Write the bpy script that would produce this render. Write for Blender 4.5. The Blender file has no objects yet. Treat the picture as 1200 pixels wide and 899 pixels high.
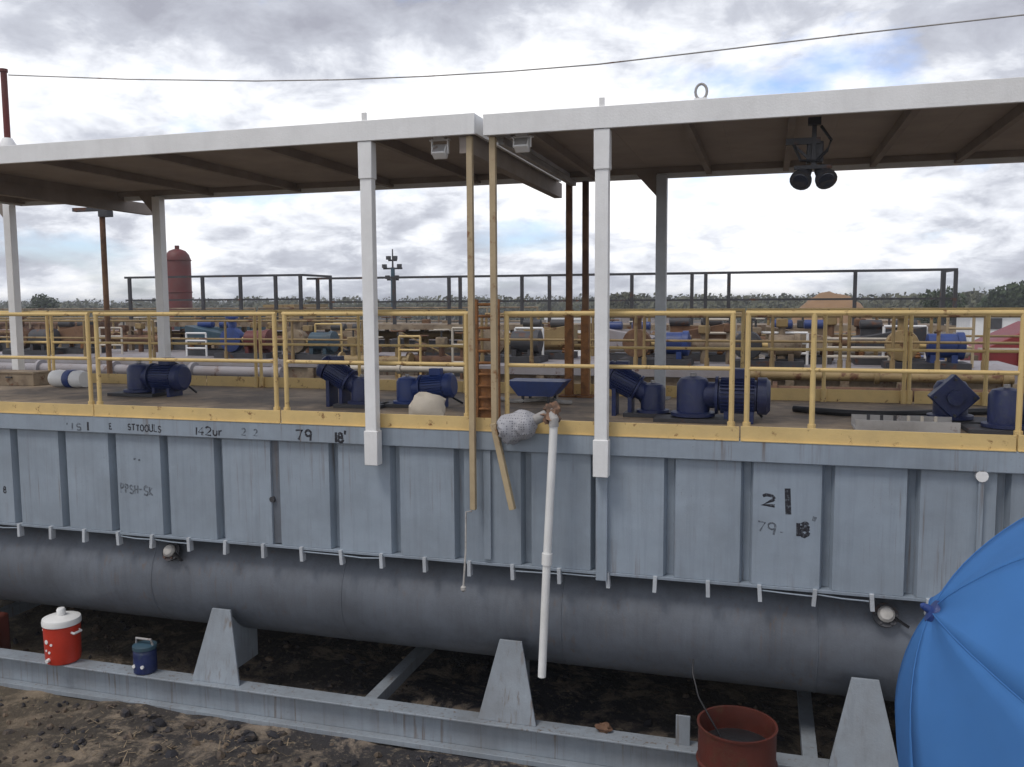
import bpy, math, random
import numpy as np
from mathutils import Vector, Matrix, noise
R = math.radians
random.seed(7)
scn = bpy.context.scene
col = scn.collection

# ------------------------------------------------------------------ camera
CAM_Z = 4.1
F, YAW, PIT, ROLL = 1020.0, R(16.418), R(5.395), R(-0.332)
def ray(px, py):
    x, y = (px - 600) / F, -(py - 449.5) / F
    c, s = math.cos(ROLL), math.sin(ROLL); x, y = c * x - s * y, s * x + c * y
    c, s = math.cos(PIT), math.sin(PIT); a, b = c + s * y, -s + c * y
    c, s = math.cos(YAW), math.sin(YAW)
    return Vector((c * x - s * a, s * x + c * a, b))
def at_y(px, py, Y):
    d = ray(px, py); return Vector((0, 0, CAM_Z)) + d * (Y / d.y)
def at_z(px, py, z):
    d = ray(px, py); return Vector((0, 0, CAM_Z)) + d * ((z - CAM_Z) / d.z)
def X(px, py, Y): return at_y(px, py, Y).x
cam = bpy.data.cameras.new('camera'); cam_o = bpy.data.objects.new('camera', cam); col.objects.link(cam_o)
fw = ray(600, 449.5); rt = (ray(1600, 449.5) - fw).normalized(); up = rt.cross(fw).normalized()
m = Matrix((rt, up, -fw)).transposed().to_4x4(); m.translation = (0, 0, CAM_Z)
cam_o.matrix_world = m
cam.sensor_width = 36; cam.lens = F / 1200 * 36; cam.clip_end = 3000; cam.clip_start = 0.05
scn.camera = cam_o

# ------------------------------------------------------------------ world, sun, exposure
SUN_AZ, SUN_EL = R(215), R(60)            # azimuth clockwise from +Y
w = bpy.data.worlds.new('World'); scn.world = w; w.use_nodes = True
nt = w.node_tree; nt.nodes.clear()
def N(t, tree=nt, **k):
    n = tree.nodes.new(t)
    for a, v in k.items(): setattr(n, a, v)
    return n
def math_n(tree, op, a, b=None, c=None, clamp=False):
    n = tree.nodes.new('ShaderNodeMath'); n.operation = op; n.use_clamp = clamp
    for i, v in enumerate((a, b, c)):
        if v is None: continue
        if isinstance(v, (int, float)): n.inputs[i].default_value = v
        else: tree.links.new(v, n.inputs[i])
    return n.outputs[0]
def ramp_n(tree, src, stops):
    n = tree.nodes.new('ShaderNodeValToRGB'); tree.links.new(src, n.inputs[0])
    e = n.color_ramp.elements
    while len(e) < len(stops): e.new(0.5)
    for el, (p, c) in zip(e, stops):
        el.position = p; el.color = (c, c, c, 1) if isinstance(c, (int, float)) else (*c, 1)
    return n.outputs[0]
def mix_n(tree, fac, a, b, blend='MIX'):
    n = tree.nodes.new('ShaderNodeMix'); n.data_type = 'RGBA'; n.blend_type = blend
    for i, v in ((0, fac), (6, a), (7, b)):
        if isinstance(v, (int, float)): n.inputs[i].default_value = v
        elif isinstance(v, tuple): n.inputs[i].default_value = (*v, 1)
        else: tree.links.new(v, n.inputs[i])
    return n.outputs[2]
def noise_n(tree, vec, scale, detail=4, rough=0.55, dist=0.0):
    n = tree.nodes.new('ShaderNodeTexNoise')
    n.inputs['Scale'].default_value = scale; n.inputs['Detail'].default_value = detail
    n.inputs['Roughness'].default_value = rough; n.inputs['Distortion'].default_value = dist
    if vec is not None: tree.links.new(vec, n.inputs['Vector'])
    return n.outputs['Fac']
sky = N('ShaderNodeTexSky', sky_type='NISHITA', sun_disc=False)
sky.sun_elevation = SUN_EL; sky.sun_rotation = SUN_AZ; sky.dust_density = 1.5; sky.altitude = 50
tc = N('ShaderNodeTexCoord')
sep = N('ShaderNodeSeparateXYZ'); nt.links.new(tc.outputs['Generated'], sep.inputs[0])
zc = math_n(nt, 'ADD', math_n(nt, 'MAXIMUM', sep.outputs[2], 0.0), 0.33)
cx = math_n(nt, 'DIVIDE', sep.outputs[0], zc); cy = math_n(nt, 'DIVIDE', sep.outputs[1], zc)
comb = N('ShaderNodeCombineXYZ'); nt.links.new(cx, comb.inputs[0]); nt.links.new(cy, comb.inputs[1])
mp = N('ShaderNodeMapping'); nt.links.new(comb.outputs[0], mp.inputs[0])
SKY_OFF = (11.894, 17.979, 5.205)
mp.inputs['Location'].default_value = SKY_OFF; mp.inputs['Rotation'].default_value = (0, 0, R(-16))
cv = mp.outputs[0]
dens = noise_n(nt, cv, 1.9, 9, 0.54, 0.2)
cover = ramp_n(nt, dens, [(0.31, 0.0), (0.44, 1.0)])
shade = noise_n(nt, cv, 1.25, 8, 0.53, 0.1)
fine = noise_n(nt, cv, 7.5, 7, 0.6, 0.3)
sh = math_n(nt, 'ADD', math_n(nt, 'MULTIPLY', shade, 0.68), math_n(nt, 'MULTIPLY', fine, 0.32))
# clouds seen from below (high up) show their grey undersides, low ones their lit flanks
elev = ramp_n(nt, sep.outputs[2], [(0.0, 0.045), (0.10, 0.025), (0.20, 0.0), (0.31, 0.115)])
sh2 = math_n(nt, 'SUBTRACT', sh, elev)
ccol = ramp_n(nt, sh2, [(0.31, (3.2, 3.3, 3.85)), (0.40, (4.6, 4.8, 5.4)), (0.455, (6.9, 7.1, 7.6)), (0.525, (9.3, 9.25, 9.25))])
skyc = mix_n(nt, cover, mix_n(nt, 1.0, sky.outputs[0], (1.3, 1.4, 1.75), 'MULTIPLY'), ccol)
# below the horizon: dull earth
grd = ramp_n(nt, math_n(nt, 'ADD', sep.outputs[2], 0.5), [(0.49, 0.0), (0.5, 1.0)])
fin = mix_n(nt, grd, (1.2, 1.05, 0.9), skyc)
bg = N('ShaderNodeBackground'); bg.inputs[1].default_value = 0.1
nt.links.new(fin, bg.inputs[0])
wo = N('ShaderNodeOutputWorld'); nt.links.new(bg.outputs[0], wo.inputs[0])
sun = bpy.data.lights.new('sun', 'SUN'); sun.energy = 1.1; sun.angle = R(18); sun.color = (1, 0.95, 0.88)
sun_o = bpy.data.objects.new('sun', sun); col.objects.link(sun_o)
sd = Vector((math.sin(SUN_AZ) * math.cos(SUN_EL), math.cos(SUN_AZ) * math.cos(SUN_EL), math.sin(SUN_EL)))
sun_o.rotation_euler = sd.to_track_quat('Z', 'Y').to_euler(); sun_o.location = sd * 60
vs = scn.view_settings; vs.view_transform = 'Standard'; vs.look = 'None'; vs.gamma = 1; vs.use_curve_mapping = False
vs.exposure = 0.45
scn.render.resolution_x, scn.render.resolution_y = 1024, 767

# ------------------------------------------------------------------ materials
M = {}
def mat(name, base, rough=0.6, var=0.25, scale=3.0, rust=0.0, rustcol=(0.10, 0.035, 0.012), rscale=4.0, streak=0.0,
        dirt=0.0, dirtcol=(0.10, 0.085, 0.065), metal=0.0, objvar=0.0, dents=0.0, runs=0.0, bump=0.06, bscale=60, second=None, sscale=6.0, sfac=0.5):
    mt = bpy.data.materials.new(name); mt.use_nodes = True; t = mt.node_tree
    b = t.nodes['Principled BSDF']; b.inputs['Roughness'].default_value = rough; b.inputs['Metallic'].default_value = metal
    g = t.nodes.new('ShaderNodeNewGeometry'); pos = g.outputs['Position']
    n1 = noise_n(t, pos, scale, 6, 0.6)
    lo = tuple(c * (1 - var) for c in base); hi = tuple(min(c * (1 + var), 0.9) for c in base)
    c = mix_n(t, ramp_n(t, n1, [(0.3, 0.0), (0.7, 1.0)]), lo, hi)
    if second: c = mix_n(t, ramp_n(t, noise_n(t, pos, sscale, 5, 0.65), [(sfac - 0.08, 0.0), (sfac + 0.08, 1.0)]), c, second)
    if streak:
        mp = t.nodes.new('ShaderNodeMapping'); mp.inputs['Scale'].default_value = (9, 9, 0.5); t.links.new(pos, mp.inputs[0])
        s = ramp_n(t, noise_n(t, mp.outputs[0], 1.6, 5, 0.7), [(0.48, 0.0), (0.75, streak)])
        c = mix_n(t, s, c, tuple(v * 0.45 for v in base))
    if dirt:
        d = ramp_n(t, noise_n(t, pos, 1.7, 8, 0.68), [(0.42, 0.0), (0.72, dirt)]); c = mix_n(t, d, c, dirtcol)
    if runs:                                          # thin rust and mud runs with a shape of their own
        mp2 = t.nodes.new('ShaderNodeMapping'); mp2.inputs['Scale'].default_value = (26, 26, 0.9); t.links.new(pos, mp2.inputs[0])
        a1 = ramp_n(t, noise_n(t, mp2.outputs[0], 1.0, 4, 0.6), [(0.56, 0.0), (0.70, 1.0)])
        a2 = ramp_n(t, noise_n(t, pos, 0.9, 4, 0.6), [(0.44, 0.0), (0.62, runs)])
        c = mix_n(t, math_n(t, 'MULTIPLY', a1, a2), c, (0.13, 0.085, 0.055))
        spl = ramp_n(t, noise_n(t, pos, 55, 3, 0.6), [(0.66, 0.0), (0.72, 1.0)])
        c = mix_n(t, math_n(t, 'MULTIPLY', spl, ramp_n(t, noise_n(t, pos, 1.3, 3, 0.6), [(0.5, 0.0), (0.66, 0.75)])), c, (0.15, 0.13, 0.11))
    if objvar:
        oi = t.nodes.new('ShaderNodeObjectInfo'); f = math_n(t, 'ADD', math_n(t, 'MULTIPLY', oi.outputs['Random'], 2 * objvar), 1 - objvar)
        cc = t.nodes.new('ShaderNodeCombineColor')
        for q_ in range(3): t.links.new(f, cc.inputs[q_])
        c = mix_n(t, 1.0, c, cc.outputs[0], 'MULTIPLY')
    if rust:
        r = ramp_n(t, noise_n(t, pos, rscale, 9, 0.7), [(0.60 - 0.22 * rust, 0.0), (0.68 - 0.18 * rust, 1.0)])
        rc = mix_n(t, noise_n(t, pos, 30, 3), tuple(v * 0.6 for v in rustcol), tuple(v * 1.5 for v in rustcol))
        c = mix_n(t, r, c, rc)
    t.links.new(c, b.inputs['Base Color'])
    rr = math_n(t, 'ADD', math_n(t, 'MULTIPLY', n1, 0.25), rough - 0.12, clamp=True); t.links.new(rr, b.inputs['Roughness'])
    if bump:
        bp = t.nodes.new('ShaderNodeBump'); bp.inputs['Strength'].default_value = min(1, bump * 4); bp.inputs['Distance'].default_value = 0.01
        t.links.new(noise_n(t, pos, bscale, 4, 0.6), bp.inputs['Height']); t.links.new(bp.outputs[0], b.inputs['Normal'])
        if dents:
            b2 = t.nodes.new('ShaderNodeBump'); b2.inputs['Strength'].default_value = dents; b2.inputs['Distance'].default_value = 0.03
            t.links.new(noise_n(t, pos, 3.2, 2, 0.5), b2.inputs['Height']); t.links.new(b2.outputs[0], bp.inputs['Normal'])
    M[name] = mt; return mt
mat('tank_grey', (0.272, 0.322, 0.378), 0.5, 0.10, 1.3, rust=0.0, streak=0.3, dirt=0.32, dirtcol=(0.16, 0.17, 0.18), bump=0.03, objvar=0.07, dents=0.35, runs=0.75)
mat('beam_grey', (0.26, 0.295, 0.33), 0.55, 0.12, 2.0, dirt=0.45, dirtcol=(0.15, 0.14, 0.13), streak=0.35, runs=0.9, dents=0.1)
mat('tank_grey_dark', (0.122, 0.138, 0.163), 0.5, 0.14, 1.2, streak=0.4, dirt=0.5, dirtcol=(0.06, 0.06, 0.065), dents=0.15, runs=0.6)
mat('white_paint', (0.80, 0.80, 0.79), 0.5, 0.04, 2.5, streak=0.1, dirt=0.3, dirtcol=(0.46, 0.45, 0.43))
mat('white_plastic', (0.78, 0.78, 0.76), 0.35, 0.05, 3, dirt=0.35, dirtcol=(0.4, 0.38, 0.34))
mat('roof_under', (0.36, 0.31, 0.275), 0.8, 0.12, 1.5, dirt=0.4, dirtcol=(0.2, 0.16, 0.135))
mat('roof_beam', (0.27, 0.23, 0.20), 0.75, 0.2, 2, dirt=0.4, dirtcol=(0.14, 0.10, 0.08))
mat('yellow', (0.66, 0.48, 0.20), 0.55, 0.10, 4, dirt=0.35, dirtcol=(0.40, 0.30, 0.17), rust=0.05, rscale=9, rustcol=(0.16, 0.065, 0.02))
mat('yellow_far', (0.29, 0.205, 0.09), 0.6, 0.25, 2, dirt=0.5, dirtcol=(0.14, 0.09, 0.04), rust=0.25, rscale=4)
mat('tan_steel', (0.45, 0.355, 0.215), 0.6, 0.10, 2, dirt=0.5, dirtcol=(0.25, 0.17, 0.10), rust=0.05, rscale=6, rustcol=(0.20, 0.09, 0.03))
mat('rust', (0.20, 0.09, 0.035), 0.85, 0.4, 8, second=(0.29, 0.13, 0.045), sscale=11, bump=0.15)
mat('rust_dark', (0.10, 0.05, 0.03), 0.85, 0.4, 4, second=(0.18, 0.10, 0.055), sscale=3)
mat('brown_steel', (0.17, 0.125, 0.085), 0.8, 0.35, 3, second=(0.28, 0.22, 0.15), sscale=2.2, rust=0.2)
mat('grey_steel', (0.36, 0.35, 0.34), 0.6, 0.2, 2, dirt=0.5, rust=0.15)
mat('lilac_steel', (0.30, 0.285, 0.30), 0.6, 0.15, 1.0, dirt=0.5, dirtcol=(0.22, 0.16, 0.13), rust=0.1)
mat('dark_steel', (0.045, 0.045, 0.05), 0.6, 0.3, 3, rust=0.1)
mat('navy', (0.010, 0.021, 0.092), 0.45, 0.3, 5, dirt=0.35, dirtcol=(0.06, 0.055, 0.06), second=(0.03, 0.045, 0.09), sscale=16, sfac=0.62)
mat('blue_paint', (0.016, 0.045, 0.19), 0.45, 0.25, 4, dirt=0.4, dirtcol=(0.05, 0.05, 0.06))
mat('teal_paint', (0.03, 0.07, 0.10), 0.5, 0.25, 4, dirt=0.4)
mat('deck_plate', (0.34, 0.26, 0.175), 0.8, 0.25, 2.5, second=(0.17, 0.135, 0.10), sscale=1.6, dirt=0.5, bump=0.15, bscale=40)
mat('umbrella_blue', (0.07, 0.22, 0.52), 0.85, 0.10, 1.5, bump=0.05, bscale=420, dirt=0.3, dirtcol=(0.08, 0.22, 0.48), dents=0.3)
ut = M['umbrella_blue'].node_tree; ub_ = ut.nodes['Principled BSDF']; ub_.inputs['Specular IOR Level'].default_value = 0.25
tl = ut.nodes.new('ShaderNodeBsdfTranslucent'); tl.inputs[0].default_value = (0.04, 0.2, 0.6, 1); mx = ut.nodes.new('ShaderNodeMixShader'); mx.inputs[0].default_value = 0.25
ut.links.new(ub_.outputs[0], mx.inputs[1]); ut.links.new(tl.outputs[0], mx.inputs[2]); ut.links.new(mx.outputs[0], ut.nodes['Material Output'].inputs[0])
mat('cooler_red', (0.50, 0.035, 0.015), 0.4, 0.12, 5, dirt=0.25, dirtcol=(0.2, 0.03, 0.02))
mat('drum_red', (0.085, 0.015, 0.008), 0.6, 0.3, 3, dirt=0.4, dirtcol=(0.06, 0.02, 0.012), rust=0.3, rscale=5, rustcol=(0.07, 0.025, 0.012))
mat('vessel_red', (0.115, 0.018, 0.016), 0.55, 0.2, 1.0, dirt=0.3)
mat('truck_red', (0.19, 0.012, 0.012), 0.5, 0.2, 1.0, dirt=0.3, dirtcol=(0.15, 0.03, 0.03))
mat('pale_grey', (0.47, 0.50, 0.53), 0.55, 0.12, 3, dirt=0.5, dirtcol=(0.25, 0.26, 0.27))
mat('black', (0.012, 0.012, 0.014), 0.5, 0.2, 5)
mat('paint_mark', (0.014, 0.014, 0.02), 0.7, 0.2, 5, bump=0, second=(0.13, 0.15, 0.175), sscale=45, sfac=0.60)
mat('faded_mark', (0.085, 0.10, 0.12), 0.7, 0.15, 5, bump=0, second=(0.21, 0.245, 0.285), sscale=40, sfac=0.54)
mat('rag', (0.40, 0.385, 0.36), 0.9, 0.25, 9, second=(0.25, 0.23, 0.22), sscale=14, sfac=0.6)
mat('brown_rag', (0.28, 0.16, 0.10), 0.9, 0.3, 9, second=(0.12, 0.08, 0.06), sscale=12)
mat('cream', (0.55, 0.50, 0.42), 0.7, 0.12, 3, dirt=0.3)
mat('mound_dirt', (0.26, 0.15, 0.07), 0.95, 0.25, 0.2, bump=0.2, bscale=2)
mat('bark', (0.09, 0.06, 0.04), 0.9, 0.3, 5)
mat('glass_lens', (0.03, 0.035, 0.05), 0.12, 0.1, 5, bump=0)
mat('stone', (0.17, 0.125, 0.085), 0.9, 0.35, 4, second=(0.03, 0.029, 0.034), sscale=1.9, sfac=0.47, bump=0.2)
mat('straw', (0.26, 0.20, 0.13), 0.9, 0.3, 6, bump=0)
# weave on the strainer sock: pale with a grid of dark knots
def weave():
    mt = bpy.data.materials.new('weave'); mt.use_nodes = True; t = mt.node_tree; b = t.nodes['Principled BSDF']
    tcn = t.nodes.new('ShaderNodeTexCoord'); ck = t.nodes.new('ShaderNodeTexVoronoi'); ck.inputs['Scale'].default_value = 46
    ck.inputs['Randomness'].default_value = 0.25
    t.links.new(tcn.outputs['Object'], ck.inputs['Vector'])
    c = mix_n(t, ramp_n(t, ck.outputs['Distance'], [(0.22, 0.0), (0.36, 1.0)]), (0.14, 0.14, 0.16), (0.36, 0.36, 0.38))
    t.links.new(c, b.inputs['Base Color']); b.inputs['Roughness'].default_value = 0.8; M['weave'] = mt
weave()
def leafmat(name, a, b2):
    mt = bpy.data.materials.new(name); mt.use_nodes = True; t = mt.node_tree; b = t.nodes['Principled BSDF']
    g = t.nodes.new('ShaderNodeNewGeometry')
    t.links.new(mix_n(t, noise_n(t, g.outputs['Position'], 0.12, 5, 0.6), a, b2), b.inputs['Base Color'])
    b.inputs['Roughness'].default_value = 0.8; M[name] = mt
leafmat('foliage', (0.055, 0.065, 0.03), (0.11, 0.10, 0.05))
leafmat('foliage_dark', (0.025, 0.042, 0.016), (0.05, 0.07, 0.022))
def groundmat():
    mt = bpy.data.materials.new('ground_dirt'); mt.use_nodes = True; t = mt.node_tree; b = t.nodes['Principled BSDF']
    g = t.nodes.new('ShaderNodeNewGeometry'); p = g.outputs['Position']
    c = mix_n(t, ramp_n(t, noise_n(t, p, 0.9, 8, 0.65), [(0.35, 0.0), (0.65, 1.0)]), (0.12, 0.095, 0.075), (0.33, 0.265, 0.20))
    c = mix_n(t, ramp_n(t, noise_n(t, p, 2.1, 8, 0.7, 0.4), [(0.40, 0.0), (0.50, 1.0)]), c, (0.022, 0.022, 0.028))
    c = mix_n(t, ramp_n(t, noise_n(t, p, 14, 6, 0.7), [(0.55, 0.0), (0.7, 0.7)]), c, (0.34, 0.28, 0.2))
    c = mix_n(t, ramp_n(t, noise_n(t, p, 0.05, 5, 0.6), [(0.4, 0.0), (0.6, 0.6)]), c, (0.19, 0.14, 0.07))
    t.links.new(c, b.inputs['Base Color']); b.inputs['Roughness'].default_value = 0.9
    bp = t.nodes.new('ShaderNodeBump'); bp.inputs['Strength'].default_value = 0.9; bp.inputs['Distance'].default_value = 0.05
    t.links.new(noise_n(t, p, 9, 8, 0.7), bp.inputs['Height']); t.links.new(bp.outputs[0], b.inputs['Normal']); M['ground_dirt'] = mt
groundmat()

# ------------------------------------------------------------------ mesh helpers
class MB:
    def __init__(s): s.v = []; s.f = []
    def add(s, vs, fs):
        o = len(s.v); s.v += [Vector(p) for p in vs]; s.f += [[i + o for i in f] for f in fs]; return s
    def box(s, c, d, rot=None):
        c = Vector(c); vs = []
        for i in range(8):
            p = Vector(((i & 1) - 0.5, ((i >> 1) & 1) - 0.5, ((i >> 2) & 1) - 0.5)) * 1.0
            p = Vector((p.x * d[0], p.y * d[1], p.z * d[2]))
            if rot: p = rot @ p
            vs.append(c + p)
        return s.add(vs, [(0, 2, 3, 1), (4, 5, 7, 6), (0, 1, 5, 4), (2, 6, 7, 3), (0, 4, 6, 2), (1, 3, 7, 5)])
    def span(s, a, b):
        a, b = Vector(a), Vector(b); return s.box((a + b) / 2, [abs(x) for x in (b - a)])
    def bar(s, a, b, wx, wy):                       # square bar from a to b
        a, b = Vector(a), Vector(b); d = b - a; q = d.to_track_quat('Z', 'Y').to_matrix()
        return s.box((a + b) / 2, (wx, wy, d.length), q)
    def tube(s, a, b, r, n=12, r2=None, caps=True):
        a, b = Vector(a), Vector(b); r2 = r if r2 is None else r2
        q = (b - a).to_track_quat('Z', 'Y').to_matrix(); vs = []
        for i in range(n):
            t = 2 * math.pi * i / n; e = q @ Vector((math.cos(t), math.sin(t), 0))
            vs += [a + e * r, b + e * r2]
        fs = [(2 * i, 2 * ((i + 1) % n), 2 * ((i + 1) % n) + 1, 2 * i + 1) for i in range(n)]
        if caps: fs += [tuple(2 * i for i in range(n))[::-1], tuple(2 * i + 1 for i in range(n))]
        return s.add(vs, fs)
    def path(s, pts, r, n=8):
        pts = [Vector(p) for p in pts]; vs = []; fs = []
        for k, p in enumerate(pts):
            d = (pts[min(k + 1, len(pts) - 1)] - pts[max(k - 1, 0)]).normalized()
            rr = r[k] if isinstance(r, (list, tuple)) else r
            q = d.to_track_quat('Z', 'Y').to_matrix()
            for i in range(n):
                t = 2 * math.pi * i / n; vs.append(p + q @ Vector((math.cos(t) * rr, math.sin(t) * rr, 0)))
        for k in range(len(pts) - 1):
            for i in range(n):
                j = (i + 1) % n; fs.append((k * n + i, k * n + j, k * n + n + j, k * n + n + i))
        fs += [tuple(range(n))[::-1], tuple(range((len(pts) - 1) * n, len(pts) * n))]
        return s.add(vs, fs)
    def lathe(s, prof, c=(0, 0, 0), axis=(0, 0, 1), n=24):
        c = Vector(c); q = Vector(axis).to_track_quat('Z', 'Y').to_matrix(); vs = []; fs = []
        for (r, z) in prof:
            for i in range(n):
                t = 2 * math.pi * i / n; vs.append(c + q @ Vector((r * math.cos(t), r * math.sin(t), z)))
        for k in range(len(prof) - 1):
            for i in range(n):
                j = (i + 1) % n; fs.append((k * n + i, k * n + j, k * n + n + j, k * n + n + i))
        fs += [tuple(range(n))[::-1], tuple(range((len(prof) - 1) * n, len(prof) * n))]
        return s.add(vs, fs)
    def prism(s, poly, off):                        # polygon points extruded by the vector off
        poly = [Vector(p) for p in poly]; n = len(poly); off = Vector(off)
        fs = [tuple(range(n))[::-1], tuple(range(n, 2 * n))] + [(i, (i + 1) % n, n + (i + 1) % n, n + i) for i in range(n)]
        return s.add(poly + [p + off for p in poly], fs)
    def mesh(s, name, mt, loc=(0, 0, 0), smooth=True):
        me = bpy.data.meshes.new(name); l = Vector(loc)
        me.from_pydata([tuple(p - l) for p in s.v], [], s.f); me.materials.append(M[mt])
        if smooth: me.shade_smooth(); me.set_sharp_from_angle(angle=0.6)
        me.update(); return me
    def build(s, name, mt, parent=None, bevel=0.0, world=True, loc=None):
        pl = Vector((0, 0, 0))
        if parent is not None and world:
            q = parent
            while q is not None: pl = pl + q.location; q = q.parent
        l = Vector(loc) if loc is not None else Vector((0, 0, 0))
        me = s.mesh(name, mt, pl + l)
        o = bpy.data.objects.new(name, me); col.objects.link(o); o.location = l if parent is not None else l
        if parent is not None: o.parent = parent
        if bevel:
            b = o.modifiers.new('bevel', 'BEVEL'); b.width = bevel; b.segments = 2; b.limit_method = 'ANGLE'; b.angle_limit = 0.7
        return o
def tag(o, label, cat, group=None):
    o['label'] = label; o['category'] = cat
    if group: o['group'] = group
    return o
def thing(name, label, cat, loc=(0, 0, 0), group=None, rz=0.0):
    o = bpy.data.objects.new(name, None); col.objects.link(o); o.location = loc; o.rotation_euler = (0, 0, rz)
    o.empty_display_size = 0.2
    return tag(o, label, cat, group)
def inst(name, me, parent, loc, rot=(0, 0, 0), scale=(1, 1, 1)):
    o = bpy.data.objects.new(name, me); col.objects.link(o); o.parent = parent; o.location = loc; o.rotation_euler = rot; o.scale = scale
    return o
def copy_tree(o, parent=None):
    c = o.copy(); col.objects.link(c); c.parent = parent
    for ch in o.children: copy_tree(ch, c)
    return c
def text_mesh(s, size, mt, bold=0.0):
    cu = bpy.data.curves.new('lettering', 'FONT'); cu.body = s; cu.size = size; cu.extrude = 0.002; cu.offset = bold
    cu.resolution_u = 3
    o = bpy.data.objects.new('lettering', cu); col.objects.link(o)
    bpy.context.view_layer.update()
    me = bpy.data.meshes.new_from_object(o.evaluated_get(bpy.context.evaluated_depsgraph_get()))
    bpy.data.objects.remove(o); bpy.data.curves.remove(cu)
    me.materials.clear(); me.materials.append(M[mt]); me.name = 'lettering'; return me

# ------------------------------------------------------------------ the setting: ground, woods, mound
def grid_axis(lo, hi, dlo, dhi, step):
    a = list(np.arange(dlo, dhi + 1e-6, step)); g = step; x = dhi
    while x < hi: g *= 1.35; x += g; a.append(x)
    g = step; x = dlo
    while x > lo: g *= 1.35; x -= g; a.insert(0, x)
    return a
gx, gy = grid_axis(-1500, 1500, -11, 5, 0.07), grid_axis(-300, 2000, 3.2, 10.5, 0.07)
gv = []
for y in gy:
    for x in gx:
        near = max(0.0, 1 - max(0, abs(x + 3) - 8) / 4) * max(0.0, 1 - max(0, abs(y - 6.8) - 3.6) / 3)
        z = 0.0
        if near > 0:
            z = (noise.fractal(Vector((x * 1.1, y * 1.1, 0.3)), 0.9, 2.1, 4) * 0.055 + noise.noise(Vector((x * 6, y * 6, 5))) * 0.012) * near
            z = min(z, 0.09)
        gv.append((x, y, z - 0.02))
W = len(gx)
gf = [(j * W + i, j * W + i + 1, (j + 1) * W + i + 1, (j + 1) * W + i) for j in range(len(gy) - 1) for i in range(W - 1)]
me = bpy.data.meshes.new('ground'); me.from_pydata(gv, [], gf); me.materials.append(M['ground_dirt']); me.shade_smooth()
ground = bpy.data.objects.new('ground', me); col.objects.link(ground); ground['kind'] = 'structure'

def leaf_cloud(mb, c, rx, ry, rz, n, size, rnd):
    for _ in range(n):
        while True:
            p = Vector((rnd.uniform(-1, 1), rnd.uniform(-1, 1), rnd.uniform(-1, 1)))
            if 0.25 < p.length < 1: break
        p = Vector(c) + Vector((p.x * rx, p.y * ry, p.z * rz))
        a = Vector((rnd.gauss(0, 1), rnd.gauss(0, 1), rnd.gauss(0, 1))).normalized(); b = a.orthogonal().normalized(); d = a.cross(b)
        s = size * rnd.uniform(0.6, 1.4)
        mb.add([p - b * s, p + d * s * 0.7, p + b * s, p - d * s * 0.7], [(0, 1, 2, 3)])
rnd = random.Random(3)
wood = MB()
for k in range(420):
    px = -80 + 1360 * k / 420 + rnd.uniform(-6, 6); Y = rnd.uniform(150, 330)
    d = ray(px, 353); x = d.x / d.y * Y
    h = rnd.uniform(3.6, 5.6) * (0.75 + 0.25 * Y / 200) + 0.9 * noise.noise(Vector((px * 0.01, 0, 0)))
    leaf_cloud(wood, (x, Y, h * 0.5), rnd.uniform(3, 7), 3.0, h * 0.55, 150, 0.45, rnd)
wo_ = wood.build('far_wood', 'foliage'); wo_['kind'] = 'stuff'; tag(wo_, 'low dark green belt of woodland along the horizon', 'woodland')

def tree(px, Y, h, rw, label, seed, mt='foliage_dark'):
    rr = random.Random(seed); d = ray(px, 353); x = d.x / d.y * Y
    t = thing('tree', label, 'tree', (x, Y, 0), 'trees standing out of the far wood')
    MB().path([(x, Y, -0.1), (x + 0.1, Y, h * 0.35), (x - 0.15, Y, h * 0.75)], [h * 0.03, h * 0.024, h * 0.01]).build('trunk', 'bark', t)
    cr = MB()
    for k in range(14):
        a = rr.uniform(0, 6.28); q = rr.uniform(0, 0.75)
        leaf_cloud(cr, (x + math.cos(a) * rw * q, Y + math.sin(a) * rw * q, h * rr.uniform(0.42, 0.86)), rw * 0.42, rw * 0.42, h * 0.16, 260, 0.17 * rw / 3, rr)
    cr.build('crown', mt, t)
tree(1192, 110, 5.9, 4.2, 'broad dark tree on the skyline behind the white shed', 5)
tree(1100, 95, 5.3, 2.6, 'bushy tree on the skyline behind the corner of the raised dark railing', 6)
tree(48, 90, 5.5, 2.6, 'small rounded tree on the skyline beside the left white roof post', 8)
tree(725, 130, 5.4, 3.8, 'wide green tree on the skyline behind the white post of the right roof', 9, 'foliage')

# earth mound
mc = at_y(975, 356, 120); mv = []; mf = []
for j in range(17):
    for i in range(33):
        u, v = i / 16 - 1, j / 8 - 1; h = max(0, 1 - u * u - v * v) ** 0.7
        h = h * (5.1 + 0.5 * noise.noise(Vector((u * 3, v * 3, 1)))) + 0.25 * noise.noise(Vector((u * 9, v * 9, 2))) * (h > 0)
        mv.append((mc.x + u * 5.5, 120 + v * 5, h - 0.1))
mf = [(j * 33 + i, j * 33 + i + 1, j * 33 + 34 + i, j * 33 + 33 + i) for j in range(16) for i in range(32)]
mb = MB(); mb.add(mv, mf); mo = mb.build('earth_mound', 'mound_dirt'); mo['kind'] = 'structure'

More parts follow.
